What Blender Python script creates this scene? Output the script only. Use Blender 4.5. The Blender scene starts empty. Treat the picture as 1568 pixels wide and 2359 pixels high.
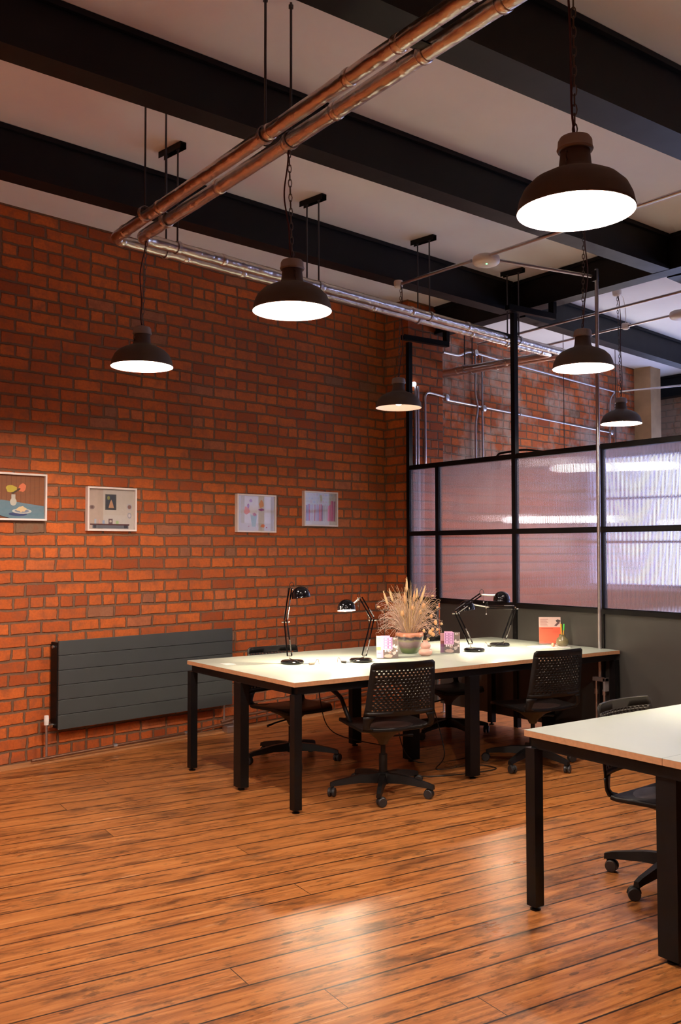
import bpy, bmesh, math, random
from mathutils import Vector, Matrix
random.seed(7)
PI = math.pi
S = bpy.context.scene
COL = S.collection
R = math.radians

# ------------------------------------------------------------ camera
yaw, pitch, roll = R(54.2), R(2.235), R(-0.093)
F = Vector((math.cos(yaw)*math.cos(pitch), math.sin(yaw)*math.cos(pitch), math.sin(pitch)))
Rt0 = Vector((math.sin(yaw), -math.cos(yaw), 0)); U0 = Rt0.cross(F)
RT = Rt0*math.cos(roll)+U0*math.sin(roll); UP = U0*math.cos(roll)-Rt0*math.sin(roll)
cam_d = bpy.data.cameras.new('camera'); cam = bpy.data.objects.new('camera', cam_d); COL.objects.link(cam)
M = Matrix((RT, UP, -F)).transposed().to_4x4(); M.translation = Vector((0, 0, 1.5)); cam.matrix_world = M
cam_d.sensor_fit = 'VERTICAL'; cam_d.sensor_height = 36; cam_d.lens = 2170/2359*36
cam_d.clip_start = .05; cam_d.clip_end = 100
S.camera = cam

# ------------------------------------------------------------ world, light, exposure
S.view_settings.view_transform = 'Standard'; S.view_settings.look = 'None'
S.view_settings.gamma = 1; S.view_settings.exposure = 0.38
W = bpy.data.worlds.new('world'); S.world = W; W.use_nodes = True
W.node_tree.nodes['Background'].inputs[0].default_value = (.55, .68, 1, 1)
W.node_tree.nodes['Background'].inputs[1].default_value = .15
PENDANT = 2000          # radiance of a pendant bulb
DESK = 2500             # radiance of a desk lamp bulb
SKY = 4.8               # radiance of the daylight in the far windows

# ------------------------------------------------------------ node helpers
class NT:
    def __init__(s, name):
        s.m = bpy.data.materials.new(name); s.m.use_nodes = True
        s.t = s.m.node_tree; s.n = s.t.nodes; s.l = s.t.links
        s.n.clear(); s.out = s.n.new('ShaderNodeOutputMaterial')
    def node(s, typ, **kw):
        x = s.n.new(typ)
        for k, v in kw.items(): setattr(x, k, v)
        return x
    def put(s, sock, v):
        if v is None: return
        if hasattr(v, 'links'): s.l.new(v, sock)
        else:
            if isinstance(v, (tuple, list)) and len(v) == 3 and sock.type == 'RGBA': v = (*v, 1)
            sock.default_value = v
    def math(s, op, a, b=None, c=None, clamp=False):
        x = s.node('ShaderNodeMath', operation=op, use_clamp=clamp)
        s.put(x.inputs[0], a); s.put(x.inputs[1], b)
        if c is not None: s.put(x.inputs[2], c)
        return x.outputs[0]
    def vec(s, a=0, b=0, c=0):
        x = s.node('ShaderNodeCombineXYZ'); s.put(x.inputs[0], a); s.put(x.inputs[1], b); s.put(x.inputs[2], c); return x.outputs[0]
    def coords(s):
        t = s.node('ShaderNodeTexCoord'); x = s.node('ShaderNodeSeparateXYZ'); s.l.new(t.outputs['Object'], x.inputs[0])
        return t.outputs['Object'], x.outputs[0], x.outputs[1], x.outputs[2]
    def noise(s, v, scale=5, detail=3, rough=.5, dist=0, out=0):
        x = s.node('ShaderNodeTexNoise'); s.put(x.inputs['Vector'], v); x.inputs['Scale'].default_value = scale
        x.inputs['Detail'].default_value = detail; x.inputs['Roughness'].default_value = rough; x.inputs['Distortion'].default_value = dist
        return x.outputs[out]
    def ramp(s, f, *st):
        x = s.node('ShaderNodeValToRGB'); s.put(x.inputs[0], f); e = x.color_ramp.elements
        while len(e) < len(st): e.new(.5)
        for i, (p, c) in enumerate(st):
            e[i].position = p; e[i].color = (*c, 1) if len(c) == 3 else c
        return x.outputs[0]
    def mix(s, f, a, b, mode='MIX'):
        x = s.node('ShaderNodeMix', data_type='RGBA', blend_type=mode)
        s.put(x.inputs[0], f); s.put(x.inputs[6], a); s.put(x.inputs[7], b); return x.outputs[2]
    def white(s, v, dim='3D'):
        x = s.node('ShaderNodeTexWhiteNoise', noise_dimensions=dim)
        s.put(x.inputs['Vector' if dim != '1D' else 'W'], v); return x.outputs
    def bump(s, h, strength=.3, dist=.01, normal=None):
        x = s.node('ShaderNodeBump'); x.inputs['Strength'].default_value = strength; x.inputs['Distance'].default_value = dist
        s.put(x.inputs['Height'], h); return x.outputs[0]
    def bsdf(s, col, rough=.5, metal=0, normal=None, spec=None, coat=None, **kw):
        x = s.node('ShaderNodeBsdfPrincipled'); s.put(x.inputs['Base Color'], col); s.put(x.inputs['Roughness'], rough)
        s.put(x.inputs['Metallic'], metal)
        if normal is not None: s.put(x.inputs['Normal'], normal)
        if spec is not None: s.put(x.inputs['Specular IOR Level'], spec)
        if coat is not None: x.inputs['Coat Weight'].default_value = coat; x.inputs['Coat Roughness'].default_value = .1
        for k, v in kw.items(): s.put(x.inputs[k], v)
        s.l.new(x.outputs[0], s.out.inputs[0]); return x
_cache = {}
def plain(name, col, rough=.5, metal=0, var=.12, scale=30, bump=0, spec=None, coat=None):
    """simple procedural paint: a colour with a little noise in tone and gloss"""
    if name in _cache: return _cache[name]
    t = NT(name); P, x, y, z = t.coords(); n = t.noise(P, scale, 3)
    c = t.mix(n, tuple(v*(1-var) for v in col), tuple(min(1, v*(1+var)) for v in col))
    nm = t.bump(n, .25, bump) if bump else None
    t.bsdf(c, t.math('MULTIPLY_ADD', n, .12, rough-.06), metal, nm, spec, coat)
    _cache[name] = t.m; return t.m
def emit(name, col, st):
    if name in _cache: return _cache[name]
    t = NT(name); e = t.node('ShaderNodeEmission'); e.inputs[0].default_value = (*col, 1); e.inputs[1].default_value = st
    t.l.new(e.outputs[0], t.out.inputs[0]); _cache[name] = t.m; return t.m

# ------------------------------------------------------------ materials
def brick_mat(name, tone=1.0, lime=0.0, zoff=0.0, horiz='X'):
    t = NT(name); P, x, y, z = t.coords()
    u0 = x if horiz == 'X' else y
    warp = t.noise(P, 9, 2); w2 = t.noise(P, 2.3, 2)
    z1 = t.math('ADD', z, t.math('MULTIPLY_ADD', warp, .014, -.007+zoff))
    z1 = t.math('ADD', z1, t.math('MULTIPLY_ADD', w2, .016, -.008))
    u1 = t.math('ADD', u0, t.math('MULTIPLY_ADD', t.noise(P, 13, 2, out=0), .02, -.01))
    H = .089
    row_f = t.math('DIVIDE', z1, H); row = t.math('FLOOR', row_f); rz = t.math('SUBTRACT', row_f, row)
    ishead = t.math('COMPARE', t.math('MODULO', t.math('ADD', row, 400), 4), 0, .1)   # one header course in four
    w = t.math('MULTIPLY_ADD', ishead, -.1165, .233)
    rh = t.white(row, '1D')[0]
    half = t.math('MULTIPLY', t.math('MODULO', row, 2), .5)
    uf = t.math('ADD', t.math('ADD', t.math('DIVIDE', u1, w), t.math('MULTIPLY', rh, .16)), half)
    cell = t.math('FLOOR', uf); ru = t.math('SUBTRACT', uf, cell)
    du = t.math('MULTIPLY', t.math('SUBTRACT', .5, t.math('ABSOLUTE', t.math('SUBTRACT', ru, .5))), w)
    dz = t.math('MULTIPLY', t.math('SUBTRACT', .5, t.math('ABSOLUTE', t.math('SUBTRACT', rz, .5))), H)
    rnd = t.white(t.vec(cell, row, 0)); rv, rc = rnd[0], rnd[1]
    d = t.math('MINIMUM', du, dz)
    d = t.math('ADD', d, t.math('MULTIPLY_ADD', t.noise(P, 38, 4, .6), .013, -.0065))
    face = t.math('MULTIPLY', t.math('SUBTRACT', d, .0058), 200, clamp=True)
    sep = t.node('ShaderNodeSeparateColor'); t.l.new(rc, sep.inputs[0])
    a = t.ramp(rv, (0, (.34, .070, .018)), (.15, (.47, .100, .021)), (.6, (.56, .125, .024)), (.90, (.66, .155, .030)), (.975, (.46, .15, .065)), (1, (.20, .13, .08)))
    grain = t.noise(P, 60, 4, .6); blotch = t.noise(P, 14, 3)
    a = t.mix(t.math('MULTIPLY', t.math('MULTIPLY', grain, grain), .9), a, (.13, .035, .012))
    a = t.mix(t.math('MULTIPLY', t.math('SUBTRACT', blotch, .46, clamp=True), 2.6), a, (.22, .075, .035))
    pit = t.math('GREATER_THAN', t.noise(P, 80, 1), .80)
    a = t.mix(t.math('MULTIPLY', pit, .7), a, (.02, .01, .008))
    m = t.mix(t.noise(P, 40, 3), (.105, .056, .032), (.215, .12, .072))
    c = t.mix(face, m, a)
    big = t.noise(P, .8, 3)
    c = t.mix(t.math('MULTIPLY', t.math('SUBTRACT', big, .48, clamp=True), 1.5), c, (.12, .055, .04))
    if lime > 0:
        lm = t.math('MULTIPLY', t.math('SUBTRACT', t.noise(P, 2.2, 4, .65), .62-lime, clamp=True), 5, clamp=True)
        c = t.mix(t.math('MULTIPLY', lm, .75), c, (.42, .36, .31))
    if tone != 1: c = t.mix(1-tone, c, (.03, .012, .008))
    h = t.math('ADD', t.math('MULTIPLY', face, t.math('MULTIPLY_ADD', sep.outputs[0], .35, .8)), t.math('MULTIPLY', grain, .22))
    h = t.math('SUBTRACT', h, t.math('MULTIPLY', pit, .4))
    t.bsdf(c, .82, 0, t.bump(h, .9, .009), spec=.25)
    return t.m
def floor_mat():
    t = NT('old_pine_boards'); P, x, y, z = t.coords()
    PW = .157
    yw = t.math('ADD', y, t.math('MULTIPLY_ADD', t.noise(t.vec(t.math('MULTIPLY', x, .6), y, 0), 1.2, 1), .014, -.007))
    rf = t.math('DIVIDE', yw, PW); row = t.math('FLOOR', rf); ry = t.math('SUBTRACT', rf, row)
    rh = t.white(row, '1D')[0]
    xf = t.math('ADD', t.math('DIVIDE', x, 7.5), t.math('MULTIPLY', rh, 7)); cx = t.math('FLOOR', xf); rx = t.math('SUBTRACT', xf, cx)
    rnd = t.white(t.vec(cx, row, 0))[0]
    gy = t.math('MULTIPLY', t.math('SUBTRACT', .5, t.math('ABSOLUTE', t.math('SUBTRACT', ry, .5))), PW)
    gx = t.math('MULTIPLY', t.math('SUBTRACT', .5, t.math('ABSOLUTE', t.math('SUBTRACT', rx, .5))), 18)
    gw = t.math('MULTIPLY_ADD', t.noise(P, 2.0, 2), .0050, .0016)
    gap = t.math('LESS_THAN', t.math('MINIMUM', gy, gx), gw)
    off = t.math('MULTIPLY', rnd, 31)
    gv = t.vec(t.math('ADD', t.math('MULTIPLY', x, .9), off), t.math('MULTIPLY', y, 13), off)
    grain = t.noise(gv, 3.2, 6, .65, .6)
    fine = t.noise(t.vec(t.math('MULTIPLY', x, 3), t.math('MULTIPLY', y, 90), off), 2.5, 3, .6)
    base = t.ramp(grain, (.30, (.15, .048, .012)), (.46, (.38, .135, .034)), (.6, (.52, .21, .058)), (.76, (.64, .31, .105)))
    base = t.mix(t.math('MULTIPLY', rnd, .30), base, (.27, .10, .03))
    base = t.mix(t.math('MULTIPLY', fine, .30), base, (.20, .075, .022))
    # dark worn stains, long in the board direction
    st = t.noise(t.vec(t.math('MULTIPLY', x, 1.1), t.math('MULTIPLY', y, 3.6), off), 1.9, 5, .72)
    stm = t.math('MULTIPLY', t.math('SUBTRACT', st, .525, clamp=True), 7, clamp=True)
    base = t.mix(t.math('MULTIPLY', stm, .78), base, (.045, .018, .009))
    st2 = t.noise(t.vec(t.math('MULTIPLY', x, 3.5), t.math('MULTIPLY', y, 11), off), 2.6, 4, .7)
    base = t.mix(t.math('MULTIPLY', t.math('MULTIPLY', t.math('SUBTRACT', st2, .55, clamp=True), 9, clamp=True), .7), base, (.06, .026, .012))
    edge = t.math('SUBTRACT', 1, t.math('MULTIPLY', gy, 90, clamp=True))
    base = t.mix(t.math('MULTIPLY', t.math('MULTIPLY', edge, t.noise(P, 5, 2)), .6), base, (.06, .025, .01))
    # knots and nail holes
    vo = t.node('ShaderNodeTexVoronoi'); t.l.new(t.vec(t.math('MULTIPLY', x, 1.8), t.math('MULTIPLY', y, 5.2), 0), vo.inputs['Vector']); vo.inputs['Scale'].default_value = 1.6
    kn = t.math('LESS_THAN', vo.outputs['Distance'], .075)
    base = t.mix(t.math('MULTIPLY', kn, .75), base, (.045, .018, .008))
    # pale scratched wear
    pw = t.noise(t.vec(t.math('MULTIPLY', x, 1.5), t.math('MULTIPLY', y, 9), t.math('ADD', off, 9)), 3.1, 4, .7)
    base = t.mix(t.math('MULTIPLY', t.math('MULTIPLY', t.math('SUBTRACT', pw, .62, clamp=True), 9, clamp=True), .5), base, (.66, .38, .20))
    c = t.mix(gap, base, (.012, .006, .004))
    ro = t.math('ADD', t.math('MULTIPLY_ADD', t.noise(P, 3, 4), .22, .15), t.math('MULTIPLY', grain, .10))
    h = t.math('ADD', t.math('SUBTRACT', t.math('MULTIPLY', grain, .25), t.math('MULTIPLY', gap, 1.0)), t.math('MULTIPLY', t.noise(P, 6, 2), .5))
    t.bsdf(c, ro, 0, t.bump(h, .55, .005), spec=.5)
    return t.m
def foil_mat():
    t = NT('crinkled_foil_lagging'); P, x, y, z = t.coords()
    n = t.noise(P, 13, 3, .55, .3); v = t.node('ShaderNodeTexVoronoi'); v.inputs['Scale'].default_value = 16; t.l.new(P, v.inputs['Vector'])
    h = t.math('ADD', n, t.math('MULTIPLY', v.outputs['Distance'], .5))
    t.bsdf(t.mix(n, (.50, .47, .47), (.78, .74, .72)), .28, 1, t.bump(h, .75, .009)); return t.m
def glass_mat():
    t = NT('fluted_glass'); P, x, y, z = t.coords()
    r = t.node('ShaderNodeBsdfRefraction'); r.inputs['Color'].default_value = (.93, .92, .96, 1); r.inputs['Roughness'].default_value = .05; r.inputs['IOR'].default_value = 1.4
    tr = t.node('ShaderNodeBsdfTransparent'); tr.inputs[0].default_value = (.95, .94, .97, 1)
    tl = t.node('ShaderNodeBsdfTranslucent'); tl.inputs[0].default_value = (.72, .68, .74, 1)
    g = t.node('ShaderNodeBsdfGlossy'); g.inputs['Roughness'].default_value = .15
    def mx(f, a, b):
        m = t.node('ShaderNodeMixShader'); m.inputs[0].default_value = f; t.l.new(a.outputs[0], m.inputs[1]); t.l.new(b.outputs[0], m.inputs[2]); return m
    a = mx(.03, r, tr); b = mx(.08, a, tl); c = mx(.07, b, g); t.l.new(c.outputs[0], t.out.inputs[0]); return t.m
def clear_glass(name='picture_glass', tint=(.97, .98, .98)):
    t = NT(name); tr = t.node('ShaderNodeBsdfTransparent'); tr.inputs[0].default_value = (*tint, 1)
    g = t.node('ShaderNodeBsdfGlossy'); g.inputs['Roughness'].default_value = .02
    m = t.node('ShaderNodeMixShader'); m.inputs[0].default_value = .07; t.l.new(tr.outputs[0], m.inputs[1]); t.l.new(g.outputs[0], m.inputs[2])
    t.l.new(m.outputs[0], t.out.inputs[0]); return t.m
def pot_mat():
    t = NT('landscape_glazed_pottery'); P, x, y, z = t.coords()
    n = t.noise(P, 26, 3); zz = t.math('ADD', z, t.math('MULTIPLY_ADD', n, .03, -.015))
    c = t.ramp(t.math('DIVIDE', zz, .16), (0, (.06, .10, .03)), (.22, (.09, .13, .045)), (.30, (.13, .08, .08)), (.50, (.24, .17, .19)), (.60, (.26, .25, .13)), (.64, (.10, .08, .09)), (.69, (.025, .025, .035)), (.74, (.04, .035, .05)), (.80, (.50, .21, .12)), (1, (.55, .24, .15)))
    t.bsdf(c, .28, 0, coat=.3); return t.m
M_BRICK = brick_mat('orange_brick', zoff=-.007)
M_BRICK_Y = brick_mat('orange_brick_return', zoff=-.007, horiz='Y')
M_BRICK_FAR = brick_mat('limewashed_brick', lime=.17, zoff=-.007)
M_BRICK_WHITE = brick_mat('whitewashed_brick', lime=.34, horiz='Y')
M_FLOOR = floor_mat(); M_FOIL = foil_mat(); M_FLUTE = glass_mat(); M_PGLASS = clear_glass(); M_POT = pot_mat()
M_CEIL = plain('ceiling_paint', (.80, .85, .93), .9, var=.05, scale=3)
M_BEAM = plain('black_beam_paint', (.0032, .003, .0045), .5, var=.3, scale=8, bump=.001, spec=.25)
M_STEEL = plain('black_steel', (.003, .003, .0035), .42, var=.2, scale=20, spec=.2)
M_PANEL = plain('dark_grey_panel', (.042, .042, .038), .42, var=.15, scale=3)
M_SHADE = plain('dusty_grey_enamel', (.085, .066, .056), .62, var=.35, scale=14, bump=.0006)
M_CAP = plain('weathered_zinc', (.30, .28, .28), .6, .3, var=.3, scale=20)
M_INNER = plain('white_enamel', (.85, .82, .80), .5, var=.02)
M_CHAIN = plain('dull_steel_chain', (.12, .10, .09), .5, .8)
M_CABLE = plain('oxblood_cable', (.05, .006, .008), .5)
M_BCABLE = plain('black_cable', (.01, .01, .01), .5)
M_GALV = plain('galvanised_steel', (.55, .54, .56), .33, .95, var=.15, scale=40)
M_ROD = plain('threaded_rod', (.07, .07, .08), .45, .6)
M_TOP = plain('pale_laminate', (.36, .42, .37), .35, var=.03, scale=6)
M_PLY = plain('plywood_edge', (.46, .24, .12), .6, var=.25, scale=60)
M_RAD = plain('anthracite_radiator', (.045, .052, .052), .42, var=.06, scale=4)
M_GLOSSBLACK = plain('gloss_black_enamel', (.003, .003, .004), .10, var=.1, spec=.35)
M_CHROME = plain('chrome', (.80, .78, .75), .12, 1, var=.05)
M_PLASTIC = plain('black_chair_plastic', (.005, .0045, .0045), .45, var=.2, scale=50, spec=.3)
M_TYRE = plain('grey_caster', (.02, .02, .022), .45)
M_FRAME = plain('pinkish_white_frame', (.74, .66, .62), .5, var=.04)
M_WHITE = plain('white_plastic', (.78, .76, .74), .4, var=.03)
M_BULB = emit('pendant_bulb_glow', (1, .81, .68), PENDANT)
M_DBULB = emit('desk_bulb_glow', (1, .76, .52), DESK)

# ------------------------------------------------------------ mesh builder
class MB:
    def __init__(s): s.bm = bmesh.new(); s.mi = 0
    def _n(s, n0):
        s.bm.faces.ensure_lookup_table()
        for f in s.bm.faces[n0:]: f.material_index = s.mi
    def box(s, a, b, rot=None, org=(0, 0, 0), bev=0):
        n0 = len(s.bm.faces)
        cs = [Vector((x, y, z)) for x in (a[0], b[0]) for y in (a[1], b[1]) for z in (a[2], b[2])]
        if rot is not None: cs = [Vector(org)+rot@(c-Vector(org)) for c in cs]
        v = [s.bm.verts.new(c) for c in cs]
        fs = [s.bm.faces.new([v[i] for i in q]) for q in ((0, 1, 3, 2), (4, 6, 7, 5), (0, 4, 5, 1), (2, 3, 7, 6), (0, 2, 6, 4), (1, 5, 7, 3))]
        if bev:
            es = list({e for f in fs for e in f.edges})
            bmesh.ops.bevel(s.bm, geom=es, offset=bev, segments=2, affect='EDGES', profile=.5)
        s._n(n0); return s
    def bar(s, p, q, w, h=None, up=(0, 0, 1), bev=0):
        p, q = Vector(p), Vector(q); h = h or w; d = (q-p); L = d.length; d.normalize(); up = Vector(up)
        if abs(d.dot(up)) > .98: up = Vector((1, 0, 0))
        sx = d.cross(up).normalized(); sz = sx.cross(d)
        m = Matrix((sx, d, sz)).transposed(); n0 = len(s.bm.faces)
        cs = [p+m@Vector((x, y, z)) for x in (-w/2, w/2) for y in (0, L) for z in (-h/2, h/2)]
        v = [s.bm.verts.new(c) for c in cs]
        fs = [s.bm.faces.new([v[i] for i in f]) for f in ((0, 1, 3, 2), (4, 6, 7, 5), (0, 4, 5, 1), (2, 3, 7, 6), (0, 2, 6, 4), (1, 5, 7, 3))]
        if bev:
            es = list({e for f in fs for e in f.edges}); bmesh.ops.bevel(s.bm, geom=es, offset=bev, segments=2, affect='EDGES', profile=.5)
        s._n(n0); return s
    def tube(s, pts, r, seg=10, cap=True):
        pts = [Vector(p) for p in pts]; n0 = len(s.bm.faces); rings = []; rr = r if isinstance(r, (list, tuple)) else [r]*len(pts)
        prev = None
        for i, p in enumerate(pts):
            if i == 0: d = pts[1]-p
            elif i == len(pts)-1: d = p-pts[i-1]
            else: d = (pts[i+1]-p).normalized()+(p-pts[i-1]).normalized()
            d.normalize()
            if prev is None:
                a = Vector((0, 0, 1)) if abs(d.z) < .9 else Vector((1, 0, 0)); x = d.cross(a).normalized()
            else:
                x = (prev-d*prev.dot(d)).normalized()
            prev = x; y = d.cross(x)
            k = 1
            if 0 < i < len(pts)-1:
                c = max(.5, (pts[i+1]-p).normalized().dot((p-pts[i-1]).normalized())*.5+.5) ** .5; k = 1/c if c > .7 else 1
            rings.append([s.bm.verts.new(p+(x*math.cos(2*PI*j/seg)+y*math.sin(2*PI*j/seg))*rr[i]*min(k, 1.3)) for j in range(seg)])
        for a, b in zip(rings, rings[1:]):
            for j in range(seg): s.bm.faces.new((a[j], a[(j+1) % seg], b[(j+1) % seg], b[j]))
        if cap: s.bm.faces.new(rings[0][::-1]); s.bm.faces.new(rings[-1])
        s._n(n0); return s
    def lathe(s, prof, seg=32, org=(0, 0, 0), axis=None, close=False):
        n0 = len(s.bm.faces); o = Vector(org); rings = []
        m = Matrix.Identity(3) if axis is None else Vector(axis).normalized().to_track_quat('Z', 'Y').to_matrix()
        for r, z in prof:
            if r < 1e-6: rings.append([s.bm.verts.new(o+m@Vector((0, 0, z)))])
            else: rings.append([s.bm.verts.new(o+m@Vector((r*math.cos(2*PI*j/seg), r*math.sin(2*PI*j/seg), z))) for j in range(seg)])
        for a, b in zip(rings, rings[1:]):
            for j in range(seg):
                q = [a[j % len(a)], a[(j+1) % len(a)], b[(j+1) % len(b)], b[j % len(b)]]
                u = []
                for v in q:
                    if v not in u: u.append(v)
                if len(u) > 2: s.bm.faces.new(u)
        s._n(n0); return s
    def ball(s, c, r, seg=14, sc=(1, 1, 1)):
        n0 = len(s.bm.faces); N = max(6, seg//2)
        prof = [(r*math.sin(PI*i/N), -r*math.cos(PI*i/N)) for i in range(N+1)]
        prof[0] = (0, -r); prof[-1] = (0, r); v0 = len(s.bm.verts)
        s.lathe(prof, seg); s.bm.verts.ensure_lookup_table()
        for v in s.bm.verts[v0:]: v.co = Vector((v.co.x*sc[0], v.co.y*sc[1], v.co.z*sc[2]))+Vector(c)
        s._n(n0); return s
    def poly(s, pts):
        n0 = len(s.bm.faces); s.bm.faces.new([s.bm.verts.new(p) for p in pts]); s._n(n0); return s
    def prism(s, pts, off):
        n0 = len(s.bm.faces); off = Vector(off)
        a = [s.bm.verts.new(p) for p in pts]; b = [s.bm.verts.new(Vector(p)+off) for p in pts]
        s.bm.faces.new(a[::-1]); s.bm.faces.new(b)
        for i in range(len(a)): s.bm.faces.new((a[i], a[(i+1) % len(a)], b[(i+1) % len(a)], b[i]))
        s._n(n0); return s
    def mat(s, i): s.mi = i; return s
    def build(s, name, mats, parent=None, smooth=None, label=None):
        bmesh.ops.recalc_face_normals(s.bm, faces=s.bm.faces)
        me = bpy.data.meshes.new(name); s.bm.to_mesh(me); s.bm.free()
        for m in (mats if isinstance(mats, (list, tuple)) else [mats]): me.materials.append(m)
        if smooth is not None:
            me.polygons.foreach_set('use_smooth', [True]*len(me.polygons))
            if smooth < 180:
                try: me.set_sharp_from_angle(angle=R(smooth))
                except Exception: pass
        o = bpy.data.objects.new(name, me); COL.objects.link(o)
        if parent: o.parent = parent
        if label: o['label'] = label
        return o
def tag(o, label, cat, group=None, kind=None):
    o['label'] = label; o['category'] = cat
    if group: o['group'] = group
    if kind: o['kind'] = kind
    return o
def thing(name, label, cat, loc=(0, 0, 0), rz=0, group=None):
    o = bpy.data.objects.new(name, None); COL.objects.link(o); o.location = loc; o.rotation_euler = (0, 0, rz); o.empty_display_size = .1
    return tag(o, label, cat, group)
def struct(o): o['kind'] = 'structure'; return o
def kids(o): return [c for c in COL.objects if c.parent == o]
def copy_tree(o, parent=None):
    c = o.copy(); COL.objects.link(c)
    if parent: c.parent = parent
    for ch in kids(o): copy_tree(ch, c)
    return c
def arc(c, r, a0, a1, ax1, ax2, n=8):
    c, ax1, ax2 = Vector(c), Vector(ax1), Vector(ax2)
    return [c+ax1*r*math.cos(a0+(a1-a0)*i/n)+ax2*r*math.sin(a0+(a1-a0)*i/n) for i in range(n+1)]
def rounded(pts, r=.05, n=5):
    pts = [Vector(p) for p in pts]; out = [pts[0]]
    for a, b, c in zip(pts, pts[1:], pts[2:]):
        d1 = (a-b); d2 = (c-b); k = min(r, d1.length*.45, d2.length*.45); p, q = b+d1.normalized()*k, b+d2.normalized()*k
        for i in range(n+1):
            t = i/n; out.append(p*(1-t)**2+b*2*t*(1-t)+q*t*t)
    out.append(pts[-1]); return out

# ------------------------------------------------------------ the brick wall's own frame (it stands 9 degrees off the desks)
WA = R(9.0); WD = Vector((math.cos(WA), math.sin(WA), 0)); WN = Vector((math.sin(WA), -math.cos(WA), 0)); W0 = Vector((2.7, 6.80, 0))
def wl(u, z, off=0): return W0+WD*u+WN*off+Vector((0, 0, z))
def in_wall(o): o.location = W0; o.rotation_euler = (0, 0, WA); return o      # local x along the wall, local -y into the room
ZC = 3.93

# ------------------------------------------------------------ room
fl = MB().box((-5, -8, -.12), (17, 10, 0)).build('floor', M_FLOOR); fl.rotation_euler = (0, 0, R(-4.4)); struct(fl)
struct(MB().box((-3.4, -3.2, ZC), (14.5, 9.6, ZC+.2)).build('ceiling', M_CEIL))
struct(in_wall(MB().box((-7.2, 0, 0), (3.15, .35, ZC)).build('wall_left', M_BRICK)))
# pier where the partition meets the brickwork, then the wall of the room beyond
pier = in_wall(MB().box((3.15, -.30, 0), (3.68, .35, ZC)).build('wall_pier', [M_BRICK_Y, M_BRICK])); struct(pier)
for p in pier.data.polygons:
    p.material_index = 1 if abs(p.normal.y) > .7 else 0
struct(in_wall(MB().box((3.68, -.10, 0), (8.02, .35, ZC)).build('wall_beyond', M_BRICK_FAR)))
struct(in_wall(MB().box((8.02, -.34, 0), (8.30, .35, ZC)).build('trim_1', plain('yellowed_plaster', (.40, .27, .15), .85, var=.4, scale=5))))
# far end wall with a big daylight window
MB_ = MB()
x0, x1 = 11.62, 11.95
WINS = ((6.2, 8.30), (3.6, 5.7), (-.7, 1.3))  # last one is unseen, added to put a bright reflection in picture glass
for a, b in (((x0, 8.30, 0), (x1, 9.4, ZC)), ((x0, -2.2, 0), (x1, 8.30, .95)), ((x0, -2.2, 2.85), (x1, 8.30, ZC)), ((x0, 5.7, .95), (x1, 6.2, 2.85)), ((x0, 1.3, .95), (x1, 3.6, 2.85)), ((x0, -2.2, .95), (x1, -.7, 2.85))): MB_.box(a, b)
struct(MB_.build('wall_far', M_BRICK_WHITE))
M_SKY = emit('overcast_daylight', (.50, .58, 1), SKY)
for i, (ya, yb) in enumerate(WINS):
    f = MB()
    for z in (.95, 1.57, 2.20, 2.81): f.box((x0+.05, ya, z), (x0+.1, yb, z+.04))
    n = 3
    for k in range(n+1):
        y = ya+(yb-ya-.04)*k/n; f.box((x0+.052, y, .95), (x0+.098, y+.04, 2.85))
    w = struct(f.build('window_%d' % (i+1), M_STEEL))
    MB().box((x0+.12, ya, .95), (x0+.14, yb, 2.85)).build('daylit_pane', M_SKY, w)
# right wall, back wall behind the camera, left end wall
struct(MB().box((-3.4, -1.9, 0), (12, -1.65, ZC)).build('wall_right', M_BRICK_FAR))
struct(MB().box((-3.4, -3.2, 0), (-3.1, 6.2, ZC)).build('wall_back', M_BRICK_Y))
struct(in_wall(MB().box((-5.4, -.115, 0), (3.14, -.002, .006)).build('trim_2', plain('pale_border_board', (.42, .20, .08), .5, var=.2, scale=12))))

struct(MB().box((5.75, -1.65, 0), (5.95, 1.92, ZC)).build('wall_light_blocker', M_BRICK_Y))  # unseen wall, added to block blue window light from the pictures and desk room

# ------------------------------------------------------------ beams
def ibeam(name, p, q, w, d, label, side='left'):
    """I section from p to q given along the face nearest the camera, bottom face at p.z"""
    p, q = Vector(p), Vector(q); dr = (q-p); dr.z = 0; dr.normalize(); sd = Vector((-dr.y, dr.x, 0)) * (1 if side == 'left' else -1)
    z = Vector((0, 0, 1)); ft = .028; m = MB()
    c1, c2 = p+sd*w/2, q+sd*w/2
    m.bar(c1+z*ft/2, c2+z*ft/2, w, ft)
    m.bar(c1+z*(d-ft/2-.002), c2+z*(d-ft/2-.002), w, ft)
    m.bar(c1+z*d/2, c2+z*d/2, w*.72, d-2*ft)
    return tag(m.build(name, M_BEAM), label, 'beam', 'black steel ceiling beams')
ibeam('ceiling_beam', (-3.1, 4.83, 3.65), (6.24, 5.965, 3.65), .145, .28, 'black steel ceiling beam nearest the brick wall, running above the far row of pendants')
ibeam('ceiling_beam', (-3.1, 3.74, 3.65), (6.26, 4.34, 3.65), .15, .28, 'black steel ceiling beam crossing behind the foil pipes, middle one of the three')
ibeam('ceiling_beam', (-3.1, 2.66, 3.575), (6.28, 2.80, 3.575), .19, .355, 'deep black ceiling beam in the top right, behind the largest pendant')
ibeam('ceiling_beam', (6.30, -1.65, 3.65), (6.255, 7.2, 3.65), .15, .28, 'black cross beam running over the glazed partition', side='right')
ibeam('ceiling_beam', (6.47, 6.03, 3.65), (11.6, 6.86, 3.65), .14, .28, 'bluish black ceiling beam beyond the partition, above the conduits')
ibeam('ceiling_beam', (6.47, 4.36, 3.65), (11.6, 5.1, 3.65), .14, .28, 'dark ceiling beam beyond the cross beam at the right edge')
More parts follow.
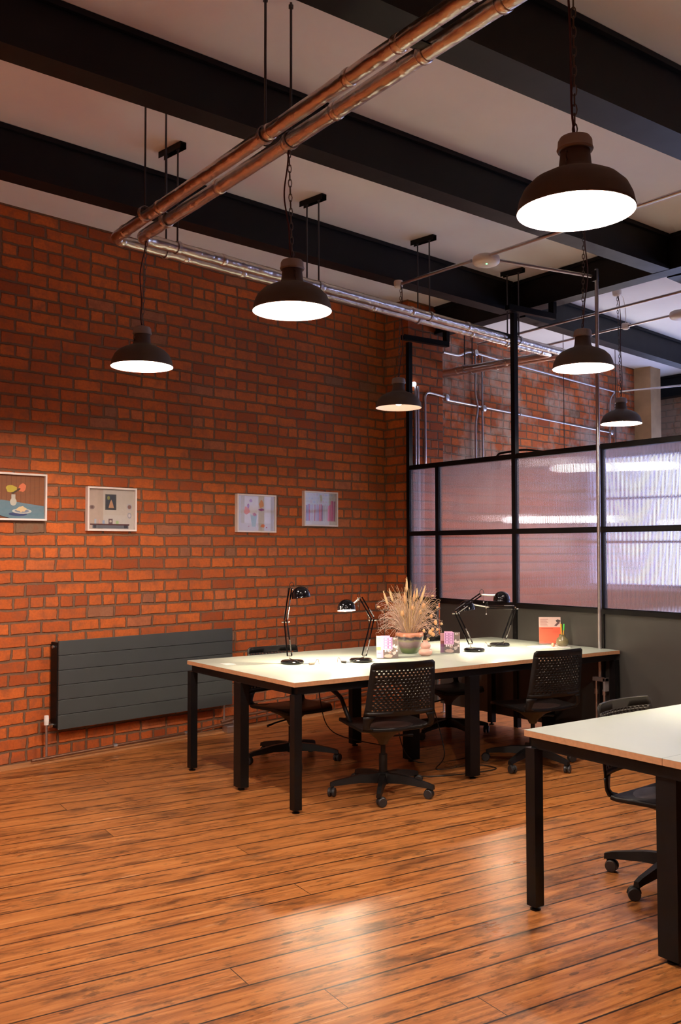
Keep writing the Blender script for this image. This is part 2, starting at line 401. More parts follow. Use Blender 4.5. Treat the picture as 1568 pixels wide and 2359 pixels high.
ibeam('ceiling_beam', (11.45, 8.35, 3.63), (11.45, 2, 3.63), .16, .295, 'black lintel beam high on the far whitewashed wall')

# ------------------------------------------------------------ glazed partition
PX = 5.85
part = thing('glazed_partition', 'black steel partition with fluted glass panes above dark grey panels', 'partition', (PX, 5.0, 0))
def pl(*v): return (v[0]-PX, v[1]-5.0, v[2])
mul = [6.97, 6.555, 5.585, 4.685, 3.80, 2.9, 1.95]
for y, top in zip(mul, (3.50, 2.29, 3.50, 2.29, 2.29, 2.29, 2.29)):
    w = .045
    MB().box(pl(PX-w/2, y-w/2, 0 if y in (6.97, 5.585, 4.685, 2.9, 1.95) else 1.0), pl(PX+w/2, y+w/2, top)).build('post', M_STEEL, part)
for z in (2.275, 1.64, 1.02):
    MB().box(pl(PX-.026, 1.95, z-.018), pl(PX+.026, 6.97, z+.018)).box(pl(PX-.012, 1.95, z+.018), pl(PX+.012, 6.97, z+.026)).build('rail', M_STEEL, part)
for a, b in zip(mul, mul[1:]):
    for z0, z1 in ((1.04, 1.622), (1.658, 2.257)):
        g = MB(); y0, y1 = b+.022, a-.022; nr = max(2, round((y1-y0)/.0115)); SEG = 6; fr = []; bk = []
        for i in range(nr*SEG+1):       # shallow cylindrical ribs on the face towards the desks, flat behind
            q = (i % SEG)/SEG-.5; y = y0+(y1-y0)*i/(nr*SEG); x = PX-.003-.0009*(1-4*q*q)
            fr.append((g.bm.verts.new(pl(x, y, z0)), g.bm.verts.new(pl(x, y, z1))))
        for i in (0, nr*SEG): y = y0+(y1-y0)*i/(nr*SEG); bk.append((g.bm.verts.new(pl(PX+.003, y, z0)), g.bm.verts.new(pl(PX+.003, y, z1))))
        for p, q in zip(fr, fr[1:]): g.bm.faces.new((p[0], p[1], q[1], q[0]))
        g.bm.faces.new((bk[0][0], bk[1][0], bk[1][1], bk[0][1]))
        g.bm.faces.new((fr[0][0], bk[0][0], bk[0][1], fr[0][1])); g.bm.faces.new((fr[-1][0], fr[-1][1], bk[1][1], bk[1][0]))
        g.bm.faces.new([p[1] for p in fr]+[bk[1][1], bk[0][1]]); g.bm.faces.new([p[0] for p in fr][::-1]+[bk[0][0], bk[1][0]])
        g.build('glass_pane', M_FLUTE, part, 14)
    MB().box(pl(PX-.009, b+.022, .085), pl(PX+.009, a-.022, 1.002)).build('lower_panel', M_PANEL, part)
for y in (6.97, 6.5, 6.1, 5.585, 5.2, 4.4, 3.8):
    MB().tube([pl(PX, y, 0), pl(PX, y, .09)], .009).lathe([(0, 0), (.03, 0), (.03, .008), (0, .008)], 12, pl(PX, y, 0)).build('levelling_foot', M_GALV, part)
for y in (6.91, 5.535):     # channels that tie the tall posts to the cross beam
    MB().box(pl(5.72, y-.025, 3.50), pl(6.30, y+.025, 3.506)).box(pl(5.72, y-.025, 3.506), pl(6.30, y-.021, 3.55)).box(pl(5.72, y+.021, 3.506), pl(6.30, y+.025, 3.55)).build('channel', M_STEEL, part)
    MB().box(pl(6.26, y-.03, 3.55), pl(6.30, y+.03, 3.648)).build('beam_clamp', M_STEEL, part)

# ------------------------------------------------------------ foil lagged pipes
ZP = 3.30
def pipe(run, r, name, label, bands):
    t = thing(name, label, 'pipe', (0, 0, 0), 0, 'foil lagged heating pipes')
    pts = rounded(run, .055, 4)
    # resample so the crinkles and cuffs sit on short lengths
    out = []
    for a, b in zip(pts, pts[1:]):
        n = max(1, int((b-a).length/.09)); out += [a+(b-a)*i/n for i in range(n)]
    out.append(pts[-1]); rr = [r*(1+random.uniform(-.035, .035)) for _ in out]
    MB().tube(out, rr, 16).build('lagging', M_FOIL, t, 180)
    for p, d in bands:
        d = Vector(d).normalized(); p = Vector(p); m = MB(); m.tube([p-d*.018, p-d*.012, p+d*.012, p+d*.018], [r*1.02, r*1.13, r*1.13, r*1.02], 16)
        m.build('band', M_FOIL, t, 60)
    return t
wd = Vector((math.cos(R(9.3)), math.sin(R(9.3)), 0))
O1 = Vector((2.095, 5.145, ZP)); O2 = O1+wd*4.62
I1 = Vector((2.215, 5.045, ZP)); I2 = I1+wd*4.62
E1 = O2+WN*-1.35+Vector((0,0,.0)); E2 = I2+WN*-1.47
def bandset(a, b, ds): d = (b-a).normalized(); return [(a+d*k, d) for k in ds]
pipe([(2.095, -1.6, ZP), O1, O2, E1], .032, 'foil_pipe', 'foil lagged pipe on the outside of the bend, nearer the brick wall',
     bandset(O1, Vector((2.095, -1, ZP)), (.16, .62, 1.72, 2.3, 2.6, 3.0, 3.9))+bandset(O1, O2, (.05, .5, .95, 2.2, 3.4, 3.9, 4.45))+bandset(O2, E1, (.5, 1.1)))
pipe([(2.215, -1.6, ZP), I1, I2, E2], .034, 'foil_pipe', 'foil lagged pipe on the inside of the bend, farther from the brick wall',
     bandset(I1, Vector((2.215, -1, ZP)), (.35, .95, 1.58, 1.95, 2.5, 2.9, 3.6))+bandset(I1, I2, (.6, 1.45, 2.4, 3.1, 3.75, 4.5))+bandset(I2, E2, (.8,)))
def hanger(p, q, z_pipe, label, top=ZC, channel=True):
    p, q = Vector((*p, 0)), Vector((*q, 0)); d = (q-p).normalized()
    t = thing('pipe_hanger', label, 'pipe hanger', (p.x, p.y, top), 0, 'pipe hangers')
    o = Vector((p.x, p.y, top)); e = d*.055
    a, b = p-e, q+e
    m = MB(); z = Vector((0, 0, 1)); sd = d.cross(z)*.02
    A, B = a-Vector((o.x, o.y, 0)), b-Vector((o.x, o.y, 0))
    m.bar(A-z*.004, B-z*.004, .042, .006); m.bar(A+sd-z*.022, B+sd-z*.022, .003, .036); m.bar(A-sd-z*.022, B-sd-z*.022, .003, .036)
    if channel: m.build('channel', M_STEEL, t)
    else: m.bm.free()
    for c in (p, q):
        l = c-Vector((o.x, o.y, 0)); MB().tube([l-z*.01, l+z*(z_pipe+.036-top)], .0058, 8).lathe([(0, -.036), (.012, -.036), (.012, -.022), (0, -.022)], 6, l).build('rod', M_ROD, t)
        MB().lathe([(.036, -.011), (.040, -.011), (.040, .011), (.036, .011)], 18, l+z*(z_pipe-top), axis=(d.cross(z))).build('pipe_clip', M_GALV, t)
    return t
for k, s in ((.36, 'nearest the bend of the foil pipes'), (1.53, 'above the second pendant from the front'), (2.72, 'left of the round emergency light'), (3.93, 'above the tall partition post')):
    a = O1+wd*k; d = (O1-I1); d.z = 0
    b = a-WN*0; c = I1+wd*(k+ (O1-I1).dot(wd))
    hanger((a.x, a.y), (c.x, c.y), ZP, 'black channel and rods holding the foil pipes, '+s)
hanger((2.07, 4.66), (2.20, 4.68), ZP, 'pair of thin rods dropping to the foil pipes just before the bend', channel=False)
hanger((2.095, 3.46), (2.215, 3.44), ZP, 'pair of long thin rods dropping past the middle beam to the foil pipes', channel=False)
hanger((2.095, 1.5), (2.215, 1.5), ZP, 'pair of thin rods on the foil pipes at the front of the room')
a = O2+WN*-1.0; b = I2+WN*-1.1
hanger((a.x, a.y), (b.x, b.y), ZP, 'channel and rods holding the foil pipes beyond the partition')
tag(MB().bar((2.125, 2.50, 3.295), (2.183, 2.50, 3.295), .05, .006).build('pipe_strap', M_STEEL), 'small dark strap bridging the two foil pipes', 'strap')

# ------------------------------------------------------------ pendants
def pendant_parts(root):
    out = [(.179, 0), (.181, .004), (.178, .012), (.172, .040), (.158, .070), (.132, .096), (.098, .114), (.068, .124), (.055, .131), (.050, .142), (.044, .196)]
    MB().lathe(out, 48).build('shade', M_SHADE, root, 50)
    inn = [(.1785, .0005), (.1755, .012), (.169, .038), (.155, .067), (.130, .092), (.096, .110), (.062, .118), (.035, .120), (0, .121)]
    MB().lathe(inn, 48).build('reflector', M_INNER, root, 60)
    MB().lathe([(.046, .190), (.053, .190), (.056, .196), (.053, .204), (.052, .222), (.046, .232), (.030, .237), (0, .239)], 32).build('cap', M_CAP, root, 40)
    MB().lathe([(0, .245), (.010, .243), (.011, .235), (.016, .233)], 10).build('cap_stud', M_CAP, root)
    MB().lathe([(0, .118), (.018, .118), (.018, .085)], 16).build('bulb_holder', M_WHITE, root)
    MB().ball((0, 0, .055), .033, 20, (1, 1, 1.15)).build('bulb', M_BULB, root, 180)
    loops = MB()
    for s, dz in ((1, .165), (1, .138)): loops.tube(arc((-.050, .012, dz), .012, 0, 2*PI, (0.2, 0, 1), (-1, 0, .2), 10), .002, 6)
    loops.build('side_chain', M_CHAIN, root)
def drop(root, top, scale=1, cable_side=1):
    """chain and cable from the shade's stud up to the world point top"""
    top = (Vector(top)-root.location)/scale; m = MB(); b = Vector((0, 0, .245)); d = top-b; L = d.length; n = int(L/.030)
    dn = d.normalized(); x = dn.orthogonal().normalized(); y = dn.cross(x)
    for i in range(n):
        c = b+d*(i+.5)/n; a = x if i % 2 else y
        pts = []
        for k in range(9):
            t = 2*PI*k/8; pts.append(c+a*.0075*math.cos(t)+dn*.019*math.sin(t))
        m.tube(pts, .0021, 5, cap=False)
    m.build('chain', M_CHAIN, root)
    pts = []
    rr = random.Random(int(top.z*1000))
    ph = rr.random()*6
    for k in range(25):
        t = k/24; p = b+d*t-Vector((0, 0, .012)) if k == 0 else b+d*t
        sway = math.sin(t*PI)**.6*(.020+.008*math.sin(t*9+ph))*cable_side
        pts.append(p+RT*sway)
    MB().tube(pts, .0036, 7).build('cable', M_CABLE, root, 180)
lamps = [((2.265, 1.899, 2.535), 1, (2.24, 1.88, ZC), -1, 'largest black enamel pendant lamp, glaring white at the top right'),
         ((2.298, 3.558, 2.575), 1, (2.218, 3.46, 3.262), -1, 'black enamel pendant lamp in the middle, in front of the foil pipes'),
         ((2.257, 5.108, 2.563), 1, (2.218, 4.97, 3.262), -1, 'black enamel pendant lamp hanging in front of the brick wall at the left'),
         ((4.659, 5.680, 2.600), 1, (4.72, 5.72, 3.59), 1, 'dim pendant lamp with a pale pink inside by the brick pier'),
         ((4.62, 3.83, 2.615), 1.04, (4.80, 3.96, 3.59), 1, 'bright pendant lamp over the right end of the long desk, beside the steel pole'),
         ((7.12, 5.47, 2.640), 1.02, (7.20, 5.56, ZC), 1, 'small pendant lamp hanging beyond the glazed partition'),
         ((7.30, 3.4, 2.62), 1.0, (7.30, 3.4, ZC), 1, 'pendant lamp beyond the partition outside the right edge'),
         ((-.2, 4.9, 2.56), 1.0, (-.2, 4.9, ZC), 1, 'pendant lamp near the brick wall left of the view'),
         ((-.2, 2.2, 2.56), 1.0, (-.2, 2.2, ZC), 1, 'pendant lamp left of the view over the open floor'),
         ((9.6, 4.6, 2.56), 1.0, (9.6, 4.6, ZC), 1, 'pendant lamp at the far end of the room beyond')]
proto = None
M_DIM = emit('dim_bulb_glow', (1, .62, .42), 14)
for loc, sc, top, side, lab in lamps:
    if proto is None:
        root = thing('pendant_lamp', lab, 'pendant lamp', loc, 0, 'black enamel pendant lamps'); pendant_parts(root); proto = root; shared = list(kids(root))
    else:
        root = proto.copy(); COL.objects.link(root); root.location = loc; root['label'] = lab
        for ch in shared:
            c = ch.copy(); COL.objects.link(c); c.parent = root
            if 'dim' in lab and ch.name.startswith('bulb') and not ch.name.startswith('bulb_h'):
                c.data = ch.data.copy(); c.data.materials[0] = M_DIM
    root.scale = (sc, sc, sc); root.rotation_euler = (0, 0, random.uniform(0, 6))
    rz = root.rotation_euler.z
    # drop is built in world-aligned space, so undo the spin of the root
    k0 = set(kids(root)); drop(root, top, sc, side)
    for c in kids(root):
        if c not in k0: c.rotation_euler = (0, 0, -rz)

M_OPAL = emit('opal_glow', (1, .90, .84), 16)
for loc, r, lab in (((8.55, 6.64, 2.40), .20, 'glowing round lamp blurred by the upper right fluted pane'), ((8.1, 6.99, 1.82), .22, 'lower glowing round lamp smeared into a white bar behind the fluted glass')):
    t = thing('opal_pendant', lab, 'pendant lamp', loc, 0, 'opal lamps beyond the partition')
    MB().lathe([(0, -.035), (r*.8, -.033), (r, -.012), (r, .012), (r*.85, .03), (0, .034)], 32).build('diffuser', M_OPAL, t, 50)
    MB().lathe([(0, .035), (.06, .035), (.05, .08), (0, .085)], 20).build('canopy', M_CAP, t)
    MB().tube([(0, 0, .08), (0, 0, ZC-loc[2])], .004, 6).build('cable', M_BCABLE, t)

# ------------------------------------------------------------ conduits and small ceiling things
def conduit(pts, r, label, name='conduit_pipe', m=M_GALV, rad=.04, saddles=()):
    t = thing(name, label, 'conduit', tuple(pts[0]), 0, 'steel conduits')
    o = Vector(pts[0]); q = [Vector(p)-o for p in pts]
    MB().tube(rounded(q, rad, 5), r, 10).build('tube', m, t, 60)
    for p, ax in saddles:
        MB().lathe([(r, -.012), (r+.006, -.012), (r+.006, .012), (r, .012)], 12, Vector(p)-o, axis=ax).build('coupling', m, t)
    return t
ZD = 3.61
conduit([(4.74, 5.74, ZD), (4.78, 4.98, ZD)], .0125, 'steel conduit from the dim pendant to the round emergency light')
conduit([(4.79, 4.80, ZD), (4.80, 1.2, ZD-.06)], .0125, 'steel conduit from the round emergency light towards the largest pendant', saddles=[((4.795, 4.05, ZD-.012), (0, 1, 0))])
conduit([(4.93, 4.86, ZD), (5.77, 4.68, ZD-.02)], .0125, 'steel conduit from the emergency light across to the vertical pole')
conduit([(6.80, 7.0, ZD), (6.74, 3.0, ZD)], .012, 'thin conduit under the ceiling just beyond the cross beam', saddles=[((6.76, 4.56, ZD), (0, 1, 0))])
conduit([(7.42, 7.0, ZD), (7.36, 3.0, ZD)], .012, 'thin conduit under the far ceiling carrying a small junction box')
t = thing('emergency_light', 'round white emergency light with a green indicator on the ceiling conduit', 'emergency light', (4.84, 4.89, ZD))
MB().lathe([(0, .022), (.085, .022), (.095, .015), (.100, -.005), (.098, -.025), (.085, -.040), (.05, -.048), (0, -.050)], 32).build('body', M_WHITE, t, 50)
MB().ball((-.03, -.035, -.046), .007, 10).build('indicator', emit('green_indicator', (.1, 1, .25), 6), t)
MB().tube([(-.04, .02, .02), (.03, -.02, .035)], .014, 8).build('mounting_bar', M_GALV, t)
t2 = copy_tree(t); t2.location = (7.34, 4.98, ZD-.02); t2['label'] = 'cream round ceiling fitting on the far conduit at the right edge'
for nm, p, r, lab in (('junction_box', (4.735, 5.77, ZD), .034, 'small round junction box above the dim pendant'), ('junction_box', (7.40, 5.62, ZD), .036, 'small round junction box on the far conduit'), ('junction_box', (7.20, 5.56, ZC-.045), .04, 'ceiling rose above the small pendant beyond the partition')):
    tag(MB().lathe([(0, .028), (r, .028), (r*1.1, .015), (r, -.02), (r*.6, -.03), (0, -.03)], 16, p).build(nm, M_WHITE), lab, 'junction box')
tag(MB().tube([(7.24, 5.55, 3.88), (7.32, 5.58, 3.86), (7.37, 5.6, 3.78), (7.38, 5.60, 3.70), (7.40, 5.62, 3.64)], .003, 6).build('flex_cable', M_WHITE), 'thin white flex looping from the ceiling rose to the junction box', 'cable')
pole = thing('conduit_pole', 'tall bare steel pole standing in front of the partition', 'pole', (5.775, 4.66, 0))
MB().tube([(0, -.012, 3.64), (0, 0, .52)], .0145, 14).build('tube', M_GALV, pole, 60)
MB().box((-.02, -.02, 3.55), (.025, .025, 3.63), bev=.006).build('elbow_box', M_STEEL, pole)
MB().box((-.03, -.07, .50), (.012, .05, .53), bev=.004).box((-.03, -.07, .43), (.012, -.05, .53)).build('crossbar', M_CAP, pole)
for y in (.028, -.045): MB().tube([(-.01, y, .5), (-.01, y, 0)], .010, 10).lathe([(.01, .40), (.016, .40), (.016, .44), (.01, .44)], 10, (-.01, y, 0)).build('feed_pipe', M_GALV, pole, 60)
# fixed to the brickwork beyond the partition (u along the wall, height)
def wall_run(uz, label, off=.125, **k): return conduit([wl(u, z, off) for u, z in uz], .0115, label, **k)
wall_run([(3.82, 3.055), (7.32, 3.0)], 'long bright conduit crossing the limewashed brick wall', saddles=[(wl(5.3, 3.032, .125), WD)])
wall_run([(4.45, 3.62), (5.28, 3.592), (7.46, 3.547)], 'upper conduit sloping across the far brick wall')
wall_run([(3.24, 3.09), (3.235, 1.0)], 'vertical conduit on the pier, left one of the close pair', off=.315)
wall_run([(3.28, 3.09), (3.275, 1.0)], 'vertical conduit on the pier, right one of the close pair', off=.315)
wall_run([(3.388, 1.0), (3.386, 3.05), (3.55, 3.043), (3.70, 3.03)], 'conduit on the pier bending over into a round box', off=.315, rad=.13)
wall_run([(4.445, 3.6), (4.436, 3.18), (4.49, 3.02), (4.44, 2.85), (4.44, 1.2)], 'wavy conduit stepping around the horizontal run', off=.135, rad=.06)
wall_run([(4.575, 3.6), (4.585, 1.2)], 'straight vertical conduit beside the wavy one')
wall_run([(7.31, 3.0), (7.30, 1.2)], 'vertical conduit below the far end of the long run')
wall_run([(7.31, 2.99), (7.33, 3.44), (7.46, 3.547)], 'short bent conduit joining the two runs at the far end', rad=.12)
wall_run([(7.46, 3.547), (7.45, 1.2)], 'rightmost vertical conduit on the far brick wall')
wall_run([(3.91, 3.547), (4.17, 3.547), (4.32, 3.61), (4.45, 3.625), (4.73, 3.609)], 'short kinked conduit high on the far wall', rad=.05)
for (u, z, off), lab in (((3.72, 3.028, .315), 'round conduit box at the end of the bent conduit'), ((4.59, 3.028, .135), 'round conduit box at the crossing of two conduits'), ((7.33, 3.0, .135), 'round conduit box at the far end of the long run'), ((4.45, 3.62, .135), 'round conduit box above the wavy conduit')):
    tag(MB().lathe([(0, -.02), (.034, -.02), (.034, .016), (.028, .02), (0, .02)], 18, wl(u, z, off), axis=WN).build('conduit_box', M_GALV, None, 40), lab, 'conduit box', 'round conduit boxes')
conduit([wl(7.5, 3.55, .16), (10.75, 6.9, 3.60), (10.9, 4.6, 3.6)], .012, 'thin conduit crossing the far room towards the right')
tag(MB().tube(rounded([(6.0, 5.97, 2.20), (6.0, 5.95, 2.34), (6.0, 5.62, 2.35), (6.0, 5.2, 2.28)], .06, 6), .010, 8).build('bent_rail', M_STEEL, None, 60), 'black bent handle rail peeking over the top of the partition', 'rail')
tag(MB().lathe([(0, 0), (.014, 0), (.022, .02), (.02, .045), (0, .055)], 14, wl(3.20, 3.10, .30), axis=WN).build('wall_lamp', emit('wall_lamp_glow', (.9, .9, 1), 6)), 'tiny bright wall light behind the dim pendant', 'wall lamp')

# ------------------------------------------------------------ radiator and skirting pipes
rad = thing('radiator', 'long dark grey flat panel radiator on the brick wall', 'radiator', tuple(wl(0, 0, 0))); rad.rotation_euler = (0, 0, WA)
u0, u1, z0, z1 = -.42, 1.135, .222, .850
m = MB(); n = 6; h = (z1-z0)/n
for i in range(n): m.box((u0, -.13, z0+i*h+.0015), (u1, -.115, z0+(i+1)*h-.0015), bev=.0022)
m.build('front_panel', M_RAD, rad)
MB().box((u0+.002, -.1145, z0+.004), (u1-.002, -.108, z1-.004)).build('backing', M_RAD, rad)
for a, b in ((u0-.006, u0+.006), (u1-.006, u1+.006)): MB().box((a, -.1145, z0+.01), (b, -.022, z1-.012), bev=.003).build('side_panel', M_STEEL, rad)
g = MB().box((u0, -.112, z1-.02), (u1, -.03, z1-.012))
for i in range(40): x = u0+.03+i*(u1-u0-.06)/39; g.box((x, -.108, z0+.03), (x+.004, -.035, z1-.022))
g.build('grille', M_RAD, rad)
MB().lathe([(0, 0), (.011, 0), (.011, .012), (0, .014)], 12, (u0-.008, -.07, z1-.045), axis=(-1, 0, 0)).build('air_vent', M_GALV, rad)
v = MB().tube([(u0-.005, -.07, .255), (u0-.05, -.07, .255)], .011, 10).lathe([(.013, 0), (.019, 0), (.019, .014), (.013, .014)], 10, (u0-.02, -.07, .255), axis=(-1, 0, 0))
v = v.build('valve', M_CHROME, rad)
MB().lathe([(0, -.01), (.016, -.01), (.018, .02), (.016, .055), (0, .058)], 14, (u0-.06, -.07, .27)).build('valve_cap', M_WHITE, v)
MB().tube([(u0-.06, -.07, .26), (u0-.06, -.075, .04)], .008, 10).build('inlet_pipe', M_GALV, rad, 60)
MB().tube([(u1-.04, -.07, z0), (u1-.04, -.07, .09)], .008, 10).build('outlet_pipe', M_GALV, rad, 60)
def skirt(pts, label):
    t = thing('skirting_pipe', label, 'pipe', tuple(wl(0, 0, 0)), WA, 'pipes along the skirting')
    MB().tube([(u, -.09, z) for u, z in pts], .0115, 10).build('tube', plain('painted_copper', (.20, .10, .06), .35, .6, var=.3), t, 60)
    for u, z in pts[1:-1]: MB().lathe([(.0115, -.015), (.016, -.015), (.016, .015), (.0115, .015)], 10, (u, -.09, z), axis=(1, 0, 0)).build('coupling', M_GALV, t)
skirt([(-.60, .030), (.06, .040), (.70, .045), (1.18, .070), (1.66, .085), (2.62, .125), (3.1, .13)], 'heating pipe running low along the brick wall under the radiator')
skirt([(1.05, .085), (1.28, .108), (1.66, .120), (2.62, .165), (3.1, .17)], 'upper heating pipe along the wall behind the long desk')
tag(MB().box(wl(1.06, 0, .16), wl(1.06, 0, .16)+Vector((.10, .09, .055)), bev=.004).build('floor_socket', M_GALV), 'small metal box on the floor under the right end of the radiator', 'box')

# ------------------------------------------------------------ framed photographs
def picture(ua, ub, za, zb, shapes, bg, label, glare=None):
    t = thing('picture_frame', label, 'picture', tuple(wl(ua, za, 0)), WA, 'white framed photographs on the brick wall')
    w, h, d, fw = ub-ua, zb-za, .036, .013
    m = MB(); m.box((0, -d, 0), (fw, 0, h)); m.box((w-fw, -d, 0), (w, 0, h)); m.box((fw, -d, 0), (w-fw, 0, fw)); m.box((fw, -d, h-fw), (w-fw, 0, h)); m.build('frame', M_FRAME, t)
    mats = []; m = MB(); iw, ih = w-2*fw, h-2*fw
    def add(poly, col, k):
        mt = plain('print_'+'_'.join('%02d' % int(c*99) for c in col), col, .6, var=.10, scale=50)
        if mt not in mats: mats.append(mt)
        m.mat(mats.index(mt)); m.poly([(fw+iw*x, -.012-.00012*k, fw+ih*y) for x, y in poly])
    add([(0, 0), (1, 0), (1, 1), (0, 1)], bg, 0)
    for k, (poly, col) in enumerate(shapes): add(poly, col, k+1)
    pr = m.build('print', mats, t)
    MB().box((fw, -.030, fw), (w-fw, -.0285, h-fw)).build('glass', M_PGLASS, t)
    return t
def ell(cx, cy, rx, ry, n=14, j=0):
    return [(cx+rx*math.cos(2*PI*i/n)*(1+random.uniform(-j, j)), cy+ry*math.sin(2*PI*i/n)*(1+random.uniform(-j, j))) for i in range(n)]
def rect(a, b, c, d): return [(a, b), (c, b), (c, d), (a, d)]
sh = [([(0, .30), (.35, .42), (1, .30), (1, 0), (.50, 0), (0, .20)], (.16, .27, .34)), ([(0, .20), (.5, .0), (.46, 0), (0, .17)], (.05, .02, .02)),
      (rect(0, .26, .30, .31), (.06, .08, .15)), (rect(.22, .25, .30, .50), (.30, .30, .48)), (ell(.25, .58, .07, .08, j=.3), (.75, .28, .16)),
      (rect(.0, .30, .3, .32), (.07, .10, .17)), (rect(.50, .32, .56, .55), (.60, .55, .48)), (ell(.53, .38, .05, .09), (.62, .58, .50)), (ell(.50, .68, .09, .09, j=.25), (.62, .48, .06)), (ell(.66, .71, .06, .10, j=.25), (.85, .22, .10)),
      ([(.52, .55), (.64, .68), (.62, .70), (.50, .58)], (.08, .05, .03)), (ell(.60, .10, .14, .045), (.05, .08, .20)), (ell(.66, .17, .15, .06), (.66, .64, .60)), (ell(.66, .175, .11, .04), (.25, .30, .40)), (ell(.66, .22, .07, .065, j=.3), (.85, .62, .35))]
for k in range(14): sh.insert(0, (rect(k*.071, .3, k*.071+.008, 1), (.22, .075, .03)))
picture(-.99, -.474, 1.703, 2.035, sh, (.30, .11, .045), 'leftmost white frame, cut off, showing flowers and a bowl on a blue table')
sh = [(rect(.0, 0, .33, 1), (.56, .42, .34)), (rect(.33, .35, 1, 1), (.60, .52, .45)), (rect(.37, .48, .61, .87), (.07, .07, .06)), (rect(.39, .50, .59, .85), (.03, .04, .05)),
      ([(.44, .53), (.56, .53), (.53, .66), (.50, .74), (.47, .66)], (.55, .28, .14)), (ell(.44, .78, .03, .05), (.25, .25, .05)), (ell(.09, .54, .055, .055), (.28, .20, .18)), (ell(.09, .54, .03, .03), (.16, .09, .08)),
      (ell(.90, .57, .062, .085), (.50, .46, .48)), (ell(.90, .57, .04, .05), (.28, .14, .12)), (ell(.90, .35, .045, .075), (.40, .38, .42)), (ell(.90, .35, .025, .045), (.66, .6, .6)),
      (rect(.05, .10, .90, .135), (.09, .02, .018)), (rect(.1, .02, .88, .10), (.14, .14, .16)), (rect(.12, .03, .18, .10), (.03, .03, .04)), (rect(.78, .03, .86, .10), (.03, .03, .04)),
      (rect(.14, .135, .18, .25), (.45, .50, .62)), (rect(.23, .135, .26, .24), (.70, .40, .36)), (rect(.31, .135, .36, .22), (.35, .42, .60)), (rect(.44, .135, .53, .26), (.16, .10, .10)), (ell(.485, .20, .025, .03), (.62, .52, .42)), (rect(.60, .135, .66, .21), (.40, .55, .25)), (rect(.76, .135, .79, .27), (.60, .56, .52))]
picture(-.150, .272, 1.637, 1.967, sh, (.62, .55, .50), 'white frame above the left part of the radiator, showing a mantel shelf under plates')
sh = [(rect(0, 0, .10, 1), (.60, .55, .54)), (rect(.10, .2, .20, 1), (.50, .42, .32)), (rect(.0, 0, 1, .22), (.60, .53, .50)), (rect(.92, 0, 1, 1), (.42, .34, .22)), ([(.40, .12), (.50, .12), (.54, .46), (.36, .48)], (.34, .45, .42)),
      (ell(.44, .62, .13, .16, j=.3), (.72, .60, .50)), (ell(.27, .58, .08, .11, j=.3), (.78, .22, .14)), (ell(.66, .77, .07, .10, j=.25), (.80, .36, .16)), (ell(.37, .86, .035, .05, j=.3), (.42, .20, .45)), (ell(.65, .61, .08, .04, j=.4), (.35, .08, .28)), (ell(.30, .71, .03, .06, j=.3), (.32, .08, .26)),
      (ell(.47, .47, .05, .05, j=.4), (.45, .10, .12)), (ell(.70, .15, .06, .05, j=.4), (.70, .20, .07)), (ell(.31, .13, .02, .015), (.40, .06, .12)), (ell(.80, .10, .02, .02), (.5, .1, .12))]
picture(1.258, 1.692, 1.642, 1.969, sh, (.72, .65, .63), 'white frame with a flower vase photo and a bright reflection in its glass')
sh = [(rect(0, .10, 1, .13), (.6, .3, .3))]
cols = [(.75, .18, .30), (.22, .24, .42), (.40, .25, .48), (.62, .12, .20), (.66, .60, .62), (.60, .42, .55), (.72, .66, .62), (.50, .12, .14), (.66, .56, .60), (.52, .36, .55), (.40, .30, .50), (.70, .14, .10), (.60, .08, .06), (.18, .05, .04), (.56, .50, .42), (.60, .56, .52), (.64, .60, .56), (.68, .55, .52), (.80, .18, .32), (.76, .26, .42), (.80, .36, .52), (.74, .16, .36), (.78, .40, .55), (.40, .10, .20)]
for i in range(11):
    for j in range(3): sh.append((ell(.04+i*.093+.03*(j % 2), .72+j*.11, .035, .03, 8, .5), random.choice([(.60, .62, .70), (.70, .55, .60), (.64, .66, .58), (.52, .58, .70)])))
sh.append((ell(.53, .84, .04, .14, j=.2), (.48, .40, .10)))
x = .02
for i, c in enumerate(cols):
    wv = .037+random.uniform(-.008, .008); hh = .62+random.uniform(-.02, .03)+(.12 if i > 19 else 0); sl = random.uniform(-.004, .02)
    sh.append(([(x, .12), (x+wv, .12), (x+wv+sl, hh), (x+sl, hh)], c)); sh.append(([(x+wv-.004, .12), (x+wv, .12), (x+wv+sl, hh), (x+wv-.004+sl, hh)], (.2, .06, .12))); x += wv+.001
sh.append((rect(.0, 0, 1, .12), (.66, .60, .56)))
picture(2.027, 2.453, 1.706, 2.026, sh, (.70, .70, .70), 'rightmost white frame with a photo of a row of pink books')

